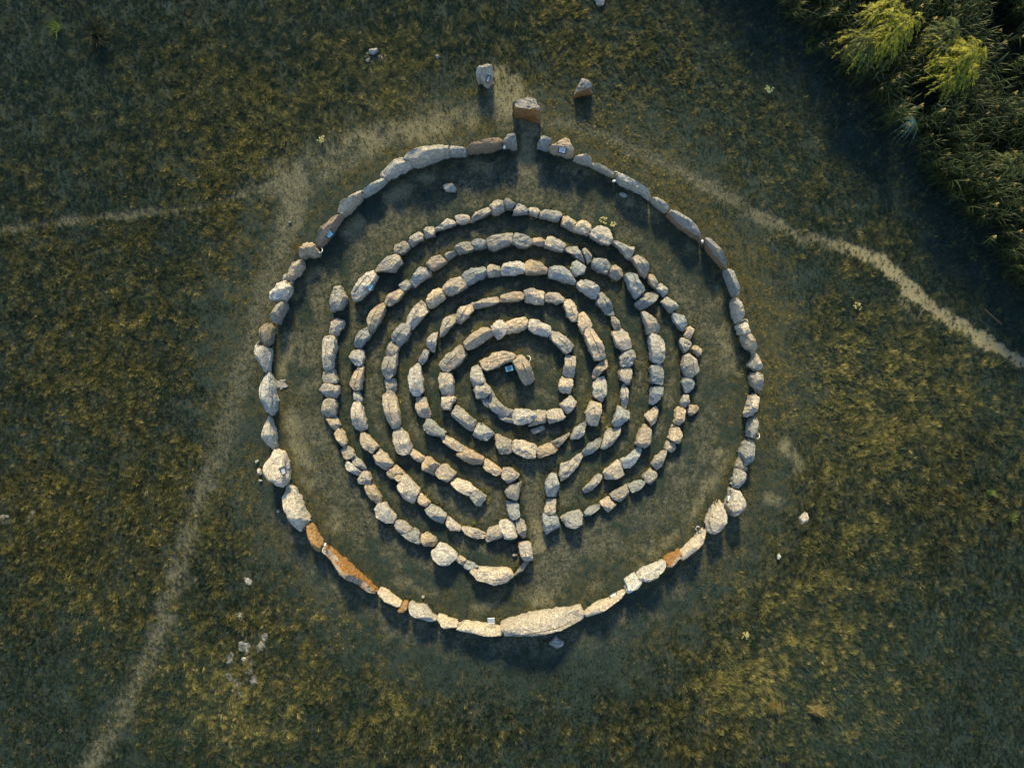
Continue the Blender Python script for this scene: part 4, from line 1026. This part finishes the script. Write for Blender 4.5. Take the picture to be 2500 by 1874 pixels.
shrub('sedge_clump', 218, 72, .75, .8, DGR, 'large dark spiky sedge clump in the upper left meadow', 11, 260, wd=.018)
shrub('sedge_clump', 130, 60, .45, .5, MGR, 'lighter green sedge clump left of the dark one', 12, 60)
FL = [(787, 345, .2, 'pale yellow flowering clump above the left path'), (2088, 748, .2, 'pale yellow flowering clump right of the ring, below the sandy path'),
      (1815, 1546, .2, 'pale yellow flowering clump in the lower right meadow'), (1471, 541, .2, 'yellow sprig beside the second ring at one o\'clock'),
      (1494, 551, .13, 'smaller yellow sprig right of the yellow sprig at one o\'clock'), (1874, 222, .2, 'pale grey-green flowering clump in the shaded upper right meadow')]
for i, (px, py, R, lb) in enumerate(FL):
    r = random.Random(70 + i); x, y = w2(px, py); o = empty('flowering_plant', (x, y, zat(x, y))); vs, fs = [], []
    for k in range(26):
        a_ = r.uniform(0, 6.28); q = R * math.sqrt(r.random()); cx_, cy_, cz_ = q * math.cos(a_), q * math.sin(a_), .3 + r.uniform(-.04, .06) - q * .3; s_ = r.uniform(.02, .045)
        b = len(vs); vs.append((cx_, cy_, cz_ + .015))
        for j in range(6): vs.append((cx_ + s_ * math.cos(j * 1.05), cy_ + s_ * math.sin(j * 1.05), cz_))
        for j in range(6): fs.append((b, b + 1 + j, b + 1 + (j + 1) % 6))
    mesh_obj('florets', vs, fs, YEL if i != 5 else leafmat('grey_green_florets', [(.2, .26, .16), (.3, .36, .22)], .7), o)
    vs, fs = [], []
    for k in range(10): blade(vs, fs, 0, 0, k * .63, .32, .4, .008, r, 3, .2)
    mesh_obj('stems', vs, fs, MGR, o); tag(o, lb, 'plant', 'flowering clumps in the meadow')
for i, (px, py, R, lb) in enumerate([(1979, 122, .42, 'fresh green plant in the dark grass left of the reeds'), (2425, 1203, .45, 'fresh green plant at the right, upper of two'),
        (2478, 1266, .4, 'fresh green plant at the right, lower of two'), (680, 1563, .2, 'tiny fresh green sprout in the lower left meadow'), (1156, 1276, .16, 'fresh green sprout in the dead-end corridor at the lower left'),
        (1985, 95, .3, 'dim grey-green plant above the fresh green one')]):
    shrub('leafy_plant', px, py, R * .75, .35, MGR, lb, 200 + i, 40)
for i, (px, py, R, lb) in enumerate([(1990, 1735, .55, 'long straw-coloured grass tussock in the lower right corner region'), (1745, 1675, .35, 'straw-coloured tussock with upright seed heads, bottom right'),
        (1965, 1290, .5, 'bleached grass tussock just below the lone white cobble'), (730, 600, .35, 'pale dry tussock outside the brown leaf-shaped slab'), (1900, 1720, .5, 'left straw tussock near the bottom edge, right half')]):
    shrub('grass_tussock', px, py, R, .35, leafmat('straw', [(.12, .10, .035), (.25, .20, .075)], .7) if i == 0 else bpy.data.materials['straw'], lb, 240 + i, 90, 'grass tussock')
# blue-green drooping plant at the reed edge
x, y = w2(2236, 285); x *= .96; y *= .96; bp = empty('drooping_plant', (x, y, zat(x, y)))
tag(bp, 'blue-green plant with drooping feathery fronds at the edge of the reeds', 'plant')
r = random.Random(5)
for an, ln in ((3.25, .95), (3.75, 1.0), (4.05, .95), (4.25, 1.05), (4.55, .9), (4.75, 1.25)):
    vs, fs = [], []; prev = Vector((0, 0, 1.2))
    for s in range(1, 13):
        t_ = s / 12; q = Vector((math.cos(an) * ln * t_, math.sin(an) * ln * t_, 1.2 + .5 * math.sin(t_ * 2.6) * ln * .5 - .8 * t_ * t_)) ; w_ = .05 * math.sin(math.pi * min(1, t_ + .12)) + .012
        for m_ in range(5):
            lp = prev.lerp(q, r.random()); la = an + r.choice((-1, 1)) * r.uniform(.3, .7); ll = w_ * 2.6
            e_ = lp + Vector((math.cos(la) * ll, math.sin(la) * ll, -ll * .4)); uu = Vector((-math.sin(la), math.cos(la), .2)) * .012
            b = len(vs); vs += [(lp - uu)[:], (lp + uu)[:], e_[:]]; fs.append((b, b + 1, b + 2))
        prev = q
    mesh_obj('frond', vs, fs, BLUG, bp)
vs, fs = tube([(0, 0, -.1), (.02, 0, .7), (0, 0, 1.22)], .02, 6); mesh_obj('stem', vs, fs, BARK, bp, True)
# tall dry stalks by the lumpy boulder
x, y = w2(1450 + 1395 / 4.807, 940 + 1300 / 4.807); st = empty('dry_stalks', (x, y - .15, zat(x, y)))
tag(st, 'three tall dry seed stalks leaning beside the large lumpy boulder', 'plant')
for dx, dy, tx in ((-.12, 0, -.16), (0, -.02, -.03), (.1, .02, .02)):
    vs, fs = tube([(dx, dy - .35, 0), (dx * .9 + tx * .4, dy, .45), (dx + tx, dy + .42, .75)], lambda t_: .018 + .02 * t_ * (1 - t_) * 4, 5); mesh_obj('stalk', vs, fs, bpy.data.materials['straw'], st, True)
# fallen stick right of the sandy path
x0, y0 = w2(2396, 756); x1, y1 = w2(2438, 792); vs, fs = tube([(0, 0, .22), ((x1 - x0) * .5, (y1 - y0) * .5, .2), (x1 - x0, y1 - y0, .2)], .03, 6)
o = mesh_obj('stick', vs, fs, BARK, None, True); o.location = (x0, y0, zat(x0, y0)); tag(o, 'thin fallen grey stick in the grass right of the sandy path', 'stick')
